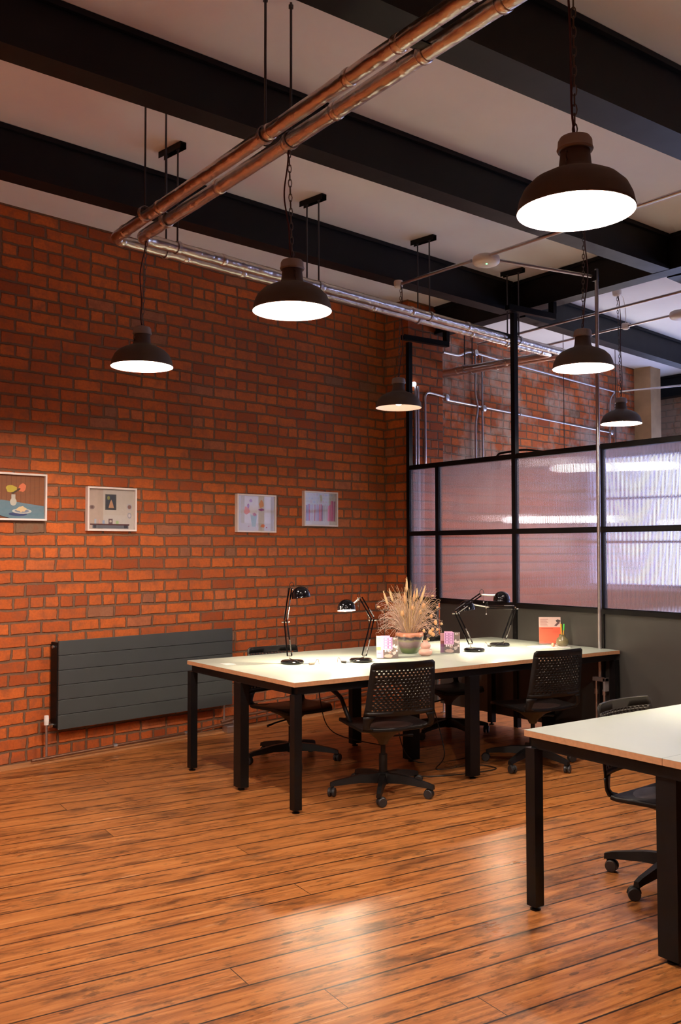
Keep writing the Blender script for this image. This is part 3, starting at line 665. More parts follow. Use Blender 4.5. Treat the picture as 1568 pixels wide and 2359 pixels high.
# ------------------------------------------------------------ desks
def desk(loc, xs, ys, legs, name, label, seam_gap=.002):
    t = thing(name, label, 'desk', loc); zt = .74
    for a, b in zip(xs, xs[1:]):
        for c, d in zip(ys, ys[1:]):
            w = MB().box((a+seam_gap/2, c+seam_gap/2, zt-.0012), (b-seam_gap/2, d-seam_gap/2, zt)).build('worktop', M_TOP, t)
            MB().box((a+seam_gap/2, c+seam_gap/2, zt-.026), (b-seam_gap/2, d-seam_gap/2, zt-.0013)).build('plywood_core', M_PLY, w)
    zt -= .0265
    for y in (ys[0]+.035, ys[1]-.035, ys[1]+.035, ys[2]-.035):
        MB().box((xs[0]+.03, y-.02, zt-.045), (xs[-1]-.03, y+.02, zt)).build('frame_rail', M_STEEL, t)
    for x in xs:
        xx = min(max(x, xs[0]+.035), xs[-1]-.035)
        MB().box((xx-.02, ys[0]+.056, zt-.046), (xx+.02, ys[2]-.056, zt-.001)).build('cross_rail', M_STEEL, t)
    for x, y, wx, wy in legs:
        l = MB().box((x-wx/2, y-wy/2, .018), (x+wx/2, y+wy/2, zt-.0455)).build('leg', M_STEEL, t)
        MB().lathe([(0, 0), (.022, 0), (.022, .006), (.008, .010), (.008, .03), (0, .03)], 16, (x, y, 0)).build('foot_glide', M_STEEL, l)
    return t
d1 = desk((2.93, 4.51, 0), (0, 1.445, 2.89), (0, .672, 1.345), [(.028, .03, .05, .05), (.04, .672, .06, .085), (.028, 1.315, .05, .05), (1.405, .03, .085, .05), (1.405, .65, .085, .085), (1.405, 1.315, .085, .05), (2.86, .03, .05, .05), (2.85, .672, .06, .085), (2.86, 1.315, .05, .05)], 'bench_desk', 'long pale topped bench desk for four in front of the brick wall')
d2 = desk((2.955, 1.44, 0), (0, 1.445, 2.70), (0, .672, 1.345), [(.028, .03, .05, .05), (.05, .672, .06, .085), (.028, 1.315, .05, .05), (1.405, .03, .085, .05), (1.405, .65, .085, .085), (1.405, 1.315, .085, .05), (2.66, .03, .05, .05), (2.66, 1.315, .05, .05)], 'bench_desk', 'near bench desk cut off by the right edge of the photo')
tag(MB().box((3.02, 5.46, .7403), (3.09, 5.56, .7412)).build('label_sticker', M_WHITE), 'small white sticker on the left end of the long desk', 'sticker')

# ------------------------------------------------------------ chairs
def interp(tab, t):
    for (a, *va), (b, *vb) in zip(tab, tab[1:]):
        if t <= b:
            k = (t-a)/(b-a) if b > a else 0; k = k*k*(3-2*k)*.35+k*.65
            return [x+(y-x)*k for x, y in zip(va, vb)]
    return list(tab[-1][1:])
# profile of the one-piece shell: t, y (forward +), z, half width, side curl forward
PROF = [(0, -.300, .835, .196, .035), (.035, -.299, .822, .214, .036), (.5, -.270, .575, .232, .045), (.60, -.262, .515, .240, .05), (.68, -.252, .460, .238, .045), (.75, -.222, .428, .236, .035), (.82, -.160, .415, .235, .025), (.9, 0, .425, .235, .022), (.97, .17, .432, .222, .018), (1.0, .235, .418, .185, .01)]
def shell(s, t):
    y, z, w, c = interp(PROF, t)
    curl = c*s*s
    if t < .72: return Vector((s*w, y+curl, z))
    k = min(1, (t-.72)/.1); return Vector((s*w, y+curl*(1-k), z+curl*.6*k+.004))
def make_chair(label, loc, rz, dz=0, arm=False, spin=18):
    t = thing('office_chair', label, 'office chair', loc, rz, 'black perforated office chairs')
    # perforated backrest: every cell is a quad ring around a real hole
    bm = MB(); B = bm.bm
    def quad(s0, s1, t0, t1, n=1):
        for i in range(n):
            a, b = s0+(s1-s0)*i/n, s0+(s1-s0)*(i+1)/n
            B.faces.new([B.verts.new(shell(a, t0)), B.verts.new(shell(b, t0)), B.verts.new(shell(b, t1)), B.verts.new(shell(a, t1))])
    def hole(s0, s1, t0, t1, k):
        cs, ct = (s0+s1)/2, (t0+t1)/2; hs, ht = (s1-s0)/2, (t1-t0)/2
        oc = [(1, 0), (1, 1), (0, 1), (-1, 1), (-1, 0), (-1, -1), (0, -1), (1, -1)]
        ov = [B.verts.new(shell(cs+hs*a, ct+ht*b)) for a, b in oc]
        iv = [B.verts.new(shell(cs+hs*k*math.cos(PI/4*i), ct+ht*k*math.sin(PI/4*i))) for i in range(8)]
        for i in range(8): B.faces.new([ov[i], ov[(i+1) % 8], iv[(i+1) % 8], iv[i]])
    T0, T1, rows, cols_ = .105, .555, 15, 14
    for i in range(10): quad(-1, 1, i*.0075, (i+1)*.0075, 16) if False else None
    for a, b in ((0, .012), (.012, .035), (.035, T0)): quad(-1, 1, a, b, 16)
    dt = (T1-T0)/rows; ds = 1.76/cols_
    for r in range(rows):
        ta, tb = T0+r*dt, T0+(r+1)*dt; kk = .42+.18*math.sin(PI*(r+.5)/rows)
        quad(-1, -.88, ta, tb); quad(.88, 1, ta, tb)
        off = ds/2 if r % 2 else 0
        if off: quad(-.88, -.88+off, ta, tb); quad(.88-off, .88, ta, tb)
        for c in range(cols_-(1 if off else 0)):
            a = -.88+off+c*ds; hole(a, a+ds, ta, tb, kk)
    quad(-1, 1, T1, .60, 16)
    bmesh.ops.remove_doubles(B, verts=B.verts, dist=.0004)
    b = bm.build('backrest', M_PLASTIC, t, 60)
    sol = b.modifiers.new('thickness', 'SOLIDIFY'); sol.thickness = .007; sol.offset = 0
    # pillars that carry the back down either side of the open slot, then the seat pan
    def inner(tt): x = (tt-.60)/.17; return .70+.14*math.sin(PI*x)
    for sg in (-1, 1):
        bm = MB(); B = bm.bm
        for k in range(6):
            ta, tb = .60+k*.17/6, .60+(k+1)*.17/6
            B.faces.new([B.verts.new(shell(sg*1, ta)), B.verts.new(shell(sg*inner(ta), ta)), B.verts.new(shell(sg*inner(tb), tb)), B.verts.new(shell(sg*1, tb))])
        bmesh.ops.remove_doubles(B, verts=B.verts, dist=.0004)
        p = bm.build('back_support', M_PLASTIC, t, 60); sol = p.modifiers.new('thickness', 'SOLIDIFY'); sol.thickness = .012; sol.offset = 0
    bm = MB(); B = bm.bm
    N = 14; ts = [.77+.23*i/N for i in range(N+1)]
    for ta, tb in zip(ts, ts[1:]):
        for i in range(12):
            a, c = -1+i/6, -1+(i+1)/6; B.faces.new([B.verts.new(shell(a, ta)), B.verts.new(shell(c, ta)), B.verts.new(shell(c, tb)), B.verts.new(shell(a, tb))])
    bmesh.ops.remove_doubles(B, verts=B.verts, dist=.0004)
    st = bm.build('seat', M_PLASTIC, t, 60); sol = st.modifiers.new('thickness', 'SOLIDIFY'); sol.thickness = .022; sol.offset = -.5
    bv = st.modifiers.new('soft', 'BEVEL'); bv.width = .006; bv.segments = 2; bv.limit_method = 'ANGLE'
    MB().lathe([(0, .005), (.19, .010), (.19, .018), (.16, .020), (0, .020)], 28, (0, 0, .415)).build('seat_pad', plain('worn_seat_vinyl', (.03, .018, .015), .38), t, 50)
    MB().lathe([(.026, .30), (.040, .33), (.09, .372), (.155, .400), (.16, .407), (0, .407)], 24).build('mechanism_cover', plain('olive_grey_plastic', (.075, .062, .035), .5), t, 40)
    MB().tube([(.03, .0, .345), (.16, .03, .335), (.235, .05, .325)], [.006, .006, .009], 8).build('height_lever', M_PLASTIC, t, 60)
    for o in kids(t): o.location.z += dz
    MB().tube([(0, 0, .10), (0, 0, .24)], .026, 18).tube([(0, 0, .24), (0, 0, .33+dz)], .015, 14).build('gas_column', M_PLASTIC, t, 60)
    base = MB().lathe([(0, .060), (.034, .062), (.042, .075), (.040, .125), (.028, .135), (0, .135)], 24)
    base.build('base_hub', M_PLASTIC, t, 50)
    for k in range(5):
        a = 2*PI*k/5+R(spin); d = Vector((math.cos(a), math.sin(a), 0)); sd = Vector((-d.y, d.x, 0))
        m = MB(); pr = [(.030, .128, .070, .026), (.15, .120, .074, .022), (.295, .092, .062, .017), (.330, .080, .056, .015)]
        rings = []
        for r, zt, zb, w in pr:
            rings.append([m.bm.verts.new(d*r+sd*w+Vector((0, 0, zb))), m.bm.verts.new(d*r+sd*w*.7+Vector((0, 0, zt))), m.bm.verts.new(d*r-sd*w*.7+Vector((0, 0, zt))), m.bm.verts.new(d*r-sd*w+Vector((0, 0, zb)))])
        for x, y in zip(rings, rings[1:]):
            for i in range(4): m.bm.faces.new((x[i], x[(i+1) % 4], y[(i+1) % 4], y[i]))
        m.bm.faces.new(rings[0]); m.bm.faces.new(rings[-1][::-1])
        m.build('base_arm', M_PLASTIC, t)
        b2 = a+R(40+57*k); e = Vector((math.cos(b2), math.sin(b2), 0)); cw = d*.315-Vector((-e.y, e.x, 0))*.018; ax = e
        c = MB().tube([d*.315+Vector((0, 0, .075)), d*.315+Vector((0, 0, .050))], .008, 10)
        hood = arc(cw+Vector((0, 0, .0275)), .024, 0, PI, Vector((-e.y, e.x, 0)), (0, 0, 1), 8)
        c.tube(hood, .008, 8); co = c.build('caster', M_PLASTIC, t, 60)
        for s in (-1, 1):
            MB().lathe([(0, -.009), (.024, -.009), (.0275, -.006), (.0275, .006), (.024, .009), (0, .009)], 22, cw+e*.013*s+Vector((0, 0, .0275)), axis=e).build('wheel', M_TYRE, co, 40)
    if arm:
        MB().tube([(-.20, .02, .42), (-.225, .05, .50), (-.225, .12, .575), (-.225, .20, .600), (-.225, .26, .605)], [.014, .013, .013, .014, .010], 10).build('armrest', M_PLASTIC, t, 180)
    return t
make_chair('black perforated office chair nearest the viewer, back turned, at the long desk', (3.63, 4.59, 0), R(-11), arm=True, spin=22)
make_chair('black office chair tucked behind the left end of the long desk, facing the viewer', (3.67, 5.68, 0), R(180), dz=-.05, spin=-8)
make_chair('black office chair tucked under the right end of the long desk near the partition', (4.95, 4.58, 0), R(-6), dz=-.015, spin=57)
make_chair('black office chair in deep shadow on the far side of the long desk', (5.2, 5.72, 0), R(172), dz=-.06)
make_chair('black office chair behind the near desk at the right edge, seen over the worktop', (3.73, 2.59, 0), R(184), dz=-.05, spin=0)

# ------------------------------------------------------------ desk lamps
def desk_lamp(loc, joints, head_c, head_tilt, label, cable, nod=0):
    """joints in metres (right, up) from the base centre in the plane the lamp is folded in"""
    t = thing('desk_lamp', label, 'desk lamp', loc, 0, 'black adjustable desk lamps')
    def P(x, z, off=0): return Vector((RT.x*x+F.x*off, RT.y*x+F.y*off, z))
    MB().lathe([(0, 0), (.074, 0), (.078, .006), (.078, .014), (.070, .021), (.02, .024), (0, .024)], 36).build('base', M_GLOSSBLACK, t, 40)
    j0, j1, j2 = joints
    MB().tube([P(j0[0], .02), P(j0[0], j0[1]-.008)], .006, 10).tube([P(j0[0]-.014, j0[1], 0), P(j0[0]+.016, j0[1], 0)], .004, 8).build('swivel_post', M_CHROME, t, 60)
    def arm(a, b, s):
        m = MB(); d = (Vector((b[0]-a[0], b[1]-a[1])).normalized()); nx, nz = -d.y*.009, d.x*.009
        for k in (-1, 1):
            for o in (-.007, .007):
                m.bar(P(a[0]+nx*k*s, a[1]+nz*k*s, o), P(b[0]+nx*k, b[1]+nz*k, o), .0034, .0085)
        return m.build('arm', M_GLOSSBLACK, t)
    def spring(a, b, f0, f1):
        d = Vector((b[0]-a[0], b[1]-a[1])); n = d.normalized(); nx, nz = -n.y*.013, n.x*.013
        for k in (-1, 1):
            m = MB(); pts = []; A = Vector((a[0]+d.x*f0, a[1]+d.y*f0)); Bq = Vector((a[0]+d.x*f1, a[1]+d.y*f1))
            T = 13
            for i in range(T*6+1):
                q = i/(T*6); ph = 2*PI*T*q; c = A+(Bq-A)*q
                pts.append(P(c.x+nx*k+n.y*-.0035*math.cos(ph), c.y+nz*k+n.x*.0035*math.cos(ph), .0035*math.sin(ph)+.011*k))
            m.tube(pts, .0011, 5); m.build('spring', M_CHROME, t, 180)
    arm(j0, j1, 1.6); spring(j0, j1, .06, .45)
    arm(j1, j2, 1.0); spring(j1, j2, .04, .42)
    MB().tube([P(j1[0], j1[1], -.02), P(j1[0], j1[1], .02)], .006, 10).tube([P(j1[0]-.022, j1[1]-.012, .0), P(j1[0]+.022, j1[1]-.012, .0)], .0042, 8).ball(P(j1[0]-.022, j1[1]-.012), .0058, 8).ball(P(j1[0]+.022, j1[1]-.012), .0058, 8).build('elbow_joint', M_CHROME, t, 60)
    hx, hz = head_c; sg = 1 if hx > j2[0] else -1
    MB().tube([P(j2[0], j2[1]), P(hx-sg*.045, hz+.012)], .006, 10).tube([P(j2[0], j2[1], -.014), P(j2[0], j2[1], .014)], .005, 8).ball(P(j2[0]+sg*.02, j2[1]-.004, -.008), .006, 8).build('head_joint', M_CHROME, t, 60)
    # dome head, opening turned down and a little back by head_tilt
    ax = (Vector((0, 0, 1))+Vector((RT.x, RT.y, 0))*head_tilt+Vector((F.x, F.y, 0))*nod).normalized(); c = P(hx, hz); rr = .062
    prof = [(rr*math.cos(q), rr*math.sin(q)*.98-.018) for q in [i*PI/2/12 for i in range(13)]]; prof[-1] = (0, rr*.98-.018)
    h = MB().lathe([(rr+.0015, -.034), (rr+.0015, -.030), (rr, -.028)]+prof, 32, c, axis=ax).build('shade', M_GLOSSBLACK, t, 50)
    MB().lathe([(r*.965, z*.95-.001) for r, z in [(rr, -.034)]+prof], 32, c, axis=ax).build('reflector', M_INNER, h, 60)
    MB().ball(c-ax*.002, .017, 14).build('bulb', M_DBULB, h, 180)
    q = P(j2[0]+sg*(.02), j2[1]-.008, -.01); MB().tube([q, q-Vector((0, 0, .042))+Vector((RT.x, RT.y, 0))*.002], .0014, 6).ball(q-Vector((0, 0, .046)), .0055, 8).build('pull_switch', M_CHROME, t)
    MB().tube([P(j2[0]-.004, j2[1]-.01), P(j2[0]-.006, j2[1]+.025), P(j2[0]+sg*.006, j2[1]+.040), P(j2[0]+sg*.018, j2[1]+.032), P(j2[0]+sg*.024, j2[1]+.004)], .0022, 8).build('cable_loop', M_BCABLE, t, 180)
    if cable:
        dx = cable
        MB().tube([P(j0[0], .035, -.01), P(dx*.5, .02, -.06), P(dx*.9, .006, -.085), P(dx*1.35, .008, -.09)], .002, 6).build('lead', M_BCABLE, t, 180)
        MB().tube([P(dx*1.35, .009, -.09), P(dx*1.75, .009, -.075)], [.008, .007], 8).build('inline_switch', M_BCABLE if dx < 0 else plain('beige_plastic', (.35, .24, .18), .5), t)
        MB().tube([P(dx*1.75, .009, -.075), P(dx*1.95, .035, -.07), P(dx*2.05, .035, -.07), P(dx*2.1, .002, -.065)], .0014, 6).build('loose_wire', M_CABLE, t, 180)
    return t
ZT = .7405
desk_lamp((3.415, 5.284, ZT), ((-.018, .050), (-.045, .285), (-.012, .500)), (.055, .468), -.12, 'tall upright desk lamp at the left of the long desk, head turned right', .085)
desk_lamp((3.839, 5.091, ZT), ((.022, .042), (.080, .290), (.0, .430)), (-.098, .376), -.03, 'glowing desk lamp left of the leaflets, head bent to the left', -.075, nod=.16)
desk_lamp((4.906, 5.111, ZT), ((-.026, .055), (-.135, .290), (.050, .418)), (.208, .400), .10, 'desk lamp leaning left then reaching right, right of the dried grass', 0)
desk_lamp((5.33, 5.269, ZT), ((.035, .055), (.122, .300), (-.085, .302)), (-.258, .312), -.12, 'desk lamp farthest along the long desk, low head pointing left', -.06)
desk_lamp((4.25, 2.35, ZT), ((.035, .055), (.12, .280), (.0, .42)), (-.12, .37), .05, 'desk lamp on the near desk outside the right edge', 0)

# ------------------------------------------------------------ things on the long desk
PC = Vector((4.445, 5.305, ZT))
def vessel(name, prof, loc, m, label, cat, seg=40):
    t = MB().lathe(prof, seg).build(name, m, None, 60); t.location = loc
    return tag(t, label, cat)
pot = [(0, 0), (.054, 0), (.060, .008), (.078, .048), (.095, .092), (.103, .122), (.103, .138), (.097, .149), (.088, .153), (.083, .150), (.080, .140), (.084, .12), (.07, .06), (.05, .02), (0, .02)]
vessel('plant_pot', pot, PC, M_POT, 'round glazed pot in orange, grey and green stripes on the long desk', 'pot')
def blade(m, base, tip, bend, r0, r1, n=7, seg=4):
    base, tip, bend = Vector(base), Vector(tip), Vector(bend); pts = []
    for i in range(n+1):
        t = i/n; pts.append(base*(1-t)**2+bend*2*t*(1-t)+tip*t*t)
    m.tube(pts, [r0+(r1-r0)*i/n for i in range(n+1)], seg, cap=False); return pts
M_STRAW = plain('dried_straw', (.70, .48, .25), .7, var=.3, scale=60)
M_PINKG = plain('dusty_pink_grass', (.72, .52, .42), .8, var=.3, scale=60)
M_HEAD = plain('tan_seed_head', (.75, .42, .20), .85, var=.25, scale=70)
M_THIST = plain('dark_thistle', (.14, .10, .10), .9, var=.3)
bq = thing('dried_grass_bouquet', 'spray of dried grasses and seed heads standing in the striped pot', 'dried flowers', PC)
rnd = random.Random(3)
m = MB()
for i in range(110):
    a = rnd.uniform(0, 2*PI); s = rnd.random()**.6; r = s*.23; L = rnd.uniform(.20, .42)*(1-.25*s)
    b = Vector((rnd.uniform(-.035, .035), rnd.uniform(-.035, .035), .06)); tip = Vector((math.cos(a)*r, math.sin(a)*r, .15+L)); bend = Vector((math.cos(a)*r*.35, math.sin(a)*r*.35, .15+L*.6))
    blade(m, b, tip, bend, .0016, .0008)
m.build('stems', M_STRAW, bq, 180)
m = MB()
for i in range(300):     # curly pink fringe, most of it low and spreading to the left
    a = rnd.gauss(PI*.80 if rnd.random() < .62 else PI*.1, .9); d2 = Vector((RT.x, RT.y, 0))*math.cos(a)+Vector((F.x, F.y, 0))*math.sin(a)*.8
    r = rnd.uniform(.08, .235); z = rnd.uniform(.17, .42)*(1-.5*(r-.08)); b = Vector((d2.x*.03, d2.y*.03, .13)); tip = d2*r+Vector((0, 0, z+rnd.uniform(-.05, .03)))
    bend = d2*r*.6+Vector((rnd.uniform(-.05, .05), rnd.uniform(-.05, .05), z+.07)); blade(m, b, tip, bend, .0014, .0009, 8, 3)
    if r > .15:
        blade(m, tip, tip+Vector((rnd.uniform(-.03, .03), rnd.uniform(-.03, .03), -.03)), tip+d2*.03+Vector((0, 0, .01)), .0008, .0005, 4, 3)
m.build('pink_fringe', M_PINKG, bq, 180)
def ear(x, z, dx, dz, L, w, m_, nm, dep=0.0):
    c = Vector((RT.x*x+F.x*dep, RT.y*x+F.y*dep, z)); d = (Vector((RT.x*dx, RT.y*dx, dz))).normalized(); mm = MB()
    w *= 1.25; mm.tube([c, c+d*L*.25, c+d*L*.6, c+d*L], [w*.3, w, w*.8, w*.12], 8)
    for k in range(10):
        q = c+d*L*(.1+.085*k); e = Vector((rnd.uniform(-1, 1), rnd.uniform(-1, 1), .6)).normalized(); mm.tube([q, q+(e+d).normalized()*w*2], [w*.35, w*.05], 4)
    blade(mm, (0, 0, .10), c, c*.5+Vector((0, 0, .05)), .0014, .0011); mm.build(nm, m_, bq, 180)
for x, z, dx, dz, L, w in ((-.155, .345, -.35, 1, .115, .008), (-.12, .37, -.3, 1, .105, .008), (-.02, .44, .02, 1, .11, .008), (-.035, .36, .0, 1, .08, .010), (.035, .37, .05, 1, .075, .009), (.075, .36, .3, 1, .14, .008), (.05, .40, .1, 1, .07, .008)):
    ear(x, z, dx, dz, L, w, M_HEAD if w > .0085 else M_STRAW, 'wheat_ear', rnd.uniform(-.05, .05))
for x, z, s in ((-.055, .29, .026), (.02, .33, .022), (.10, .345, .027), (.075, .30, .020), (.185, .225, .024), (.155, .27, .018), (.10, .165, .018)):
    p = Vector((RT.x*x-F.x*.05, RT.y*x-F.y*.05, z)); mm = MB().ball(p, s*.55, 10, (1, 1, 1.5)); blade(mm, (0, 0, .12), p, p*.5+Vector((0, 0, .1)), .0013, .001); mm.build('bunny_tail', M_HEAD, bq, 180)
for x, z, mt in ((-.225, .335, M_STRAW), (.215, .325, M_THIST), (.205, .33, M_STRAW), (.115, .15, M_THIST), (.17, .415, M_STRAW), (.135, .095, M_STRAW)):
    p = Vector((RT.x*x, RT.y*x, z)); mm = MB().ball(p, .0095, 9, (1.3, 1.3, .8)); blade(mm, (0, 0, .12), p, p*.55+Vector((0, 0, .03)), .0011, .0009); mm.build('seed_pod', mt, bq, 180)
VC = Vector((4.42, 5.10, ZT))
vessel('bud_vase', [(0, 0), (.030, 0), (.046, .012), (.050, .028), (.044, .044), (.026, .052), (.034, .058), (.037, .072), (.032, .086), (.020, .092), (.017, .100), (.019, .108), (.013, .108), (.012, .09), (0, .08)], VC, plain('pink_gloss_ceramic', (.62, .36, .30), .2, var=.05, coat=.4), 'small pink bubble shaped bud vase beside the striped pot', 'vase')
bs = thing('dried_stem_posy', 'little posy of dried thistles leaning out of the pink vase', 'dried flowers', VC)
m = MB()
for i in range(9): blade(m, (0, 0, .09), Vector((RT.x, RT.y, 0))*rnd.uniform(.02, .12)+Vector((rnd.uniform(-.02, .02), rnd.uniform(-.02, .02), rnd.uniform(.14, .21))), Vector((RT.x*.02, RT.y*.02, .15)), .0012, .0009)
m.build('stems', M_STRAW, bs, 180)
for x, z, s, mt in ((.035, .165, .018, M_HEAD), (.055, .150, .016, M_HEAD), (.02, .14, .014, M_THIST), (.075, .145, .013, M_THIST), (.07, .165, .012, M_THIST), (.085, .185, .010, M_HEAD), (.115, .225, .010, M_STRAW), (.05, .185, .012, M_HEAD)):
    mm = MB().ball((RT.x*x, RT.y*x, z), s*.85, 10, (1, 1, 1.15))
    for k in range(14):
        e = Vector((rnd.uniform(-1, 1), rnd.uniform(-1, 1), rnd.uniform(-.4, 1))).normalized(); c = Vector((RT.x*x, RT.y*x, z)); mm.tube([c, c+e*s*1.4], [s*.12, .0003], 3)
    mm.build('seed_head', mt, bs, 180)
# leaflet holders
M_ACR = clear_glass('clear_acrylic', (.95, .96, .97))
def card(t, name, w, h, loc, rz, shapes, bg, lean=.12):
    m = MB(); mats = []
    def add(poly, col, k):
        mt = plain('ink_'+'_'.join('%02d' % int(c*99) for c in col), col, .45, var=.05, scale=40)
        if mt not in mats: mats.append(mt)
        m.mat(mats.index(mt)); m.poly([(w*(x-.5), -.0012-.00012*k+lean*h*y, h*y) for x, y in poly])
    mt = plain('paper_stock', (.72, .66, .68), .5, var=.03); mats.append(mt)
    m.prism([(-w/2, -.001, 0), (w/2, -.001, 0), (w/2, -.001+lean*h, h), (-w/2, -.001+lean*h, h)], (0, .002, 0))
    add(rect(0, 0, 1, 1), bg, 0)
    for k, (p, c) in enumerate(shapes): add(p, c, k+1)
    o = m.build(name, mats, t); o.location = loc; o.rotation_euler = (0, 0, rz); return o
def outline(x0, y0, x1, y1, c, bg): return [(rect(x0, y0, x1, y1), c), (rect(x0+.03, y0+.012, x1-.03, y1-.012), bg)]
LIL, INK = (.68, .38, .66), (.16, .05, .16)
promo = []
promo += [(rect(.0, 0, 1, .40), (.09, .06, .06)), (ell(.35, .10, .28, .09, j=.2), (.55, .36, .30)), (ell(.75, .25, .14, .09, j=.3), (.50, .42, .40)), (ell(.45, .28, .10, .06, j=.4), (.40, .25, .22)), (rect(.62, .32, .98, 1), (.15, .12, .11))]
for k in range(11): promo.append((ell(rnd.uniform(.66, .94), rnd.uniform(.35, .95), .07, .05, 8, .5), rnd.choice([(.55, .50, .48), (.35, .26, .22), (.7, .6, .58), (.2, .13, .10)])))
promo += [(rect(0, .42, .62, 1), LIL)]
for gx in (.06, .34):
    for gy, hh in ((.46, .13), (.61, .11), (.74, .10), (.86, .11)): promo += outline(gx, gy, gx+.23, gy+hh, INK, LIL)
promo += [(rect(.10, .30, .18, .42), (.8, .7, .72)), (rect(.22, .32, .30, .40), (.8, .7, .72)), (rect(.34, .30, .42, .42), (.8, .7, .72)), (rect(.46, .33, .54, .40), (.8, .7, .72))]
price = [(rect(0, .62, 1, 1), (.80, .66, .42)), (rect(0, .35, 1, .50), (.80, .28, .15)), (rect(0, 0, 1, .33), (.72, .42, .62)), (rect(.1, .20, .9, .23), (.5, .16, .3)), (rect(.1, .72, .8, .74), (.6, .4, .3)), (rect(.1, .80, .7, .82), (.6, .4, .3)), (rect(.1, .88, .8, .90), (.6, .4, .3))]
RZ = yaw-PI/2     # facing the viewer's side of the room
def holder(loc, rz, label, tall, left):
    t = thing('leaflet_holder', label, 'leaflet holder', loc, rz, 'leaflet holders on the long desk')
    for k, (w, x, y, h, sh, bg) in enumerate(left): card(t, 'leaflet', w, h, (x, y, .004), 0, sh, bg)
    W_ = tall
    MB().box((-W_/2-.004, -.014, 0), (W_/2+.004, -.011, .05)).box((-W_/2-.004, -.014, 0), (W_/2+.004, .045, .003)).prism([(-W_/2-.004, .012, .0), (W_/2+.004, .012, 0), (W_/2+.004, .034, .14), (-W_/2-.004, .034, .14)], (0, .003, 0)).build('acrylic_stand', M_ACR, t)
    return t
holder((4.09, 5.12, ZT), RZ+.10, 'clear holder of pink and orange leaflets left of the striped pot', .14, [(.050, -.048, .012, .150, price, (.80, .66, .62)), (.065, -.01, .008, .152, [], (.60, .30, .50)), (.105, .024, .0, .142, promo, (.6, .5, .5))])
holder((4.655, 5.10, ZT), RZ-.10, 'clear holder of dark purple leaflets right of the pink vase', .13, [(.05, -.045, .012, .142, [(rect(0, 0, 1, .45), (.14, .04, .12)), (rect(0, .45, 1, .6), (.18, .04, .04))], (.45, .22, .24)), (.060, -.012, .008, .155, [], (.55, .28, .45)), (.112, .014, 0, .148, promo, (.5, .4, .4))])
RED = (.78, .13, .07)
red = [(rect(0, 0, 1, .62), RED), (rect(.0, .62, 1, 1), (.72, .52, .46)), (ell(.88, .86, .10, .05, j=.3), (.07, .05, .05)), ([(.70, .68), (.80, .66), (.96, .78), (.92, .86), (.80, .76)], (.12, .06, .06))]
for k in range(7): red.append((rect(.06, .66+.042*k, .42-.03*(k % 3), .674+.042*k), (.40, .16, .14)))
for k in range(3): red.append((rect(.62, .50-.04*k, .94, .506-.04*k), (.45, .06, .04)))
red.append((rect(.10, .57, .65, .585), (.40, .05, .04)))
t = thing('leaflet_holder', 'coral red and white flyer in a clear stand against the partition', 'leaflet holder', (5.68, 5.06, ZT), RZ-.05, 'leaflet holders on the long desk')
card(t, 'flyer', .170, .205, (0, .02, .012), 0, red, RED, .10)
MB().box((-.09, .004, 0), (.09, .007, .03)).box((-.09, .004, 0), (.09, .07, .003)).prism([(-.09, .026, 0), (.09, .026, 0), (.09, .047, .2), (-.09, .047, .2)], (0, .003, 0)).build('acrylic_stand', M_ACR, t)
t = vessel('pen_pot', [(0, 0), (.030, 0), (.045, .020), (.050, .040), (.044, .062), (.026, .078), (.023, .090), (.026, .096), (.021, .096), (.019, .08), (.038, .05), (.03, .01), (0, .01)], (5.66, 4.925, ZT), plain('speckled_olive_glaze', (.14, .12, .06), .25, var=.5, scale=120, coat=.4), 'small speckled olive pot holding pens beside the red flyer', 'pot')
for x, c, lab in ((-.006, (.85, .42, .03), 'orange pen standing in the olive pot'), (.009, (.10, .75, .12), 'bright green pen standing in the olive pot')):
    p = Vector((5.66, 4.925, ZT)); q = Vector((RT.x, RT.y, 0))
    pn = thing('pen', lab, 'pen', p+Vector((0, 0, .012)), 0, 'pens')
    MB().tube([Vector((0, 0, 0)), q*x*1.2+Vector((0, 0, .115))], .0045, 8).build('barrel', plain('amber_barrel', (.75, .42, .05), .35), pn, 60)
    MB().tube([q*x*1.2+Vector((0, 0, .115)), q*x*1.6+Vector((0, 0, .165))], .0052, 8).build('pen_cap', plain('pen_'+str(c[1]), c, .3), pn, 60)
pp = thing('paper_stack', 'open white booklet lying in front of the red flyer', 'papers', (5.57, 4.98, ZT), R(-15))
MB().box((-.13, -.10, 0), (0, .10, .004)).build('page', M_WHITE, pp); MB().box((.002, -.10, 0), (.125, .10, .006)).build('page', M_WHITE, pp)
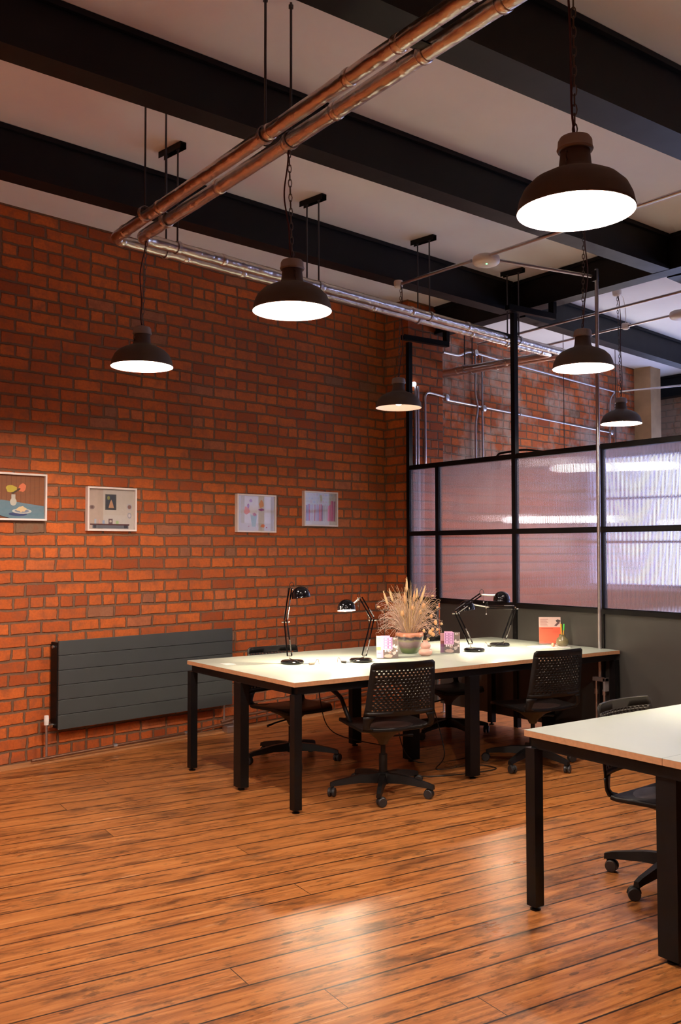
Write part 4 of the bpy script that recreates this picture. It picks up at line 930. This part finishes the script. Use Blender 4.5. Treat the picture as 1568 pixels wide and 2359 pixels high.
ob = MB().ball((5.56, 4.93, ZT+.03), .016, 10).build('eraser', plain('pink_rubber', (.7, .3, .2), .5)); ob.location.z -= .009
tag(ob, 'small pale pink lump on the booklet beside the olive pot', 'stationery')

# ------------------------------------------------------------ cables under the long desk
def floor_cable(pts, label):
    P = [Vector(p) for p in pts]; out = []
    for i in range(len(P)-1):
        p0 = P[max(i-1, 0)]; p1 = P[i]; p2 = P[i+1]; p3 = P[min(i+2, len(P)-1)]
        for k in range(8):
            t = k/8; out.append(.5*((2*p1)+(-p0+p2)*t+(2*p0-5*p1+4*p2-p3)*t*t+(-p0+3*p1-3*p2+p3)*t**3))
    out.append(P[-1]); o = MB().tube(out, .0038, 7).build('power_cable', M_BCABLE, None, 180); tag(o, label, 'cable', 'cables under the long desk')
floor_cable([(4.50, 5.15, .66), (4.52, 5.14, .4), (4.55, 5.05, .05), (4.30, 4.85, .004), (4.60, 4.80, .004), (4.62, 4.62, .004), (4.15, 4.72, .004), (3.95, 5.0, .004)], 'black cable looping on the floor under the long desk')
floor_cable([(4.25, 5.2, .66), (4.22, 5.18, .3), (4.3, 5.1, .02), (4.7, 5.0, .004), (5.0, 5.3, .004)], 'black cable hanging down beside the middle desk legs')
floor_cable([(3.75, 5.45, .69), (3.76, 5.46, .45), (3.9, 5.5, .2), (4.2, 5.3, .1)], 'thin black cable dangling under the left half of the long desk')

# ------------------------------------------------------------ room beyond: white desks seen through the fluted glass
def simple_desk(loc, lx, ly, label):
    t = thing('bench_desk', label, 'desk', loc)
    MB().box((0, 0, .715), (lx, ly, .74), bev=.003).build('worktop', M_TOP, t)
    MB().box((.05, .05, .66), (lx-.05, ly-.05, .714)).build('frame_rail', M_WHITE, t)
    for x in (.05, lx-.05):
        for y in (.05, ly-.05): MB().box((x-.025, y-.025, 0), (x+.025, y+.025, .659)).build('leg', M_WHITE, t)
simple_desk((7.0, 3.9, 0), 2.6, 1.4, 'white desk blurred behind the lower fluted panes')
simple_desk((9.9, 4.2, 0), 1.4, 2.6, 'white desk in front of the far window')
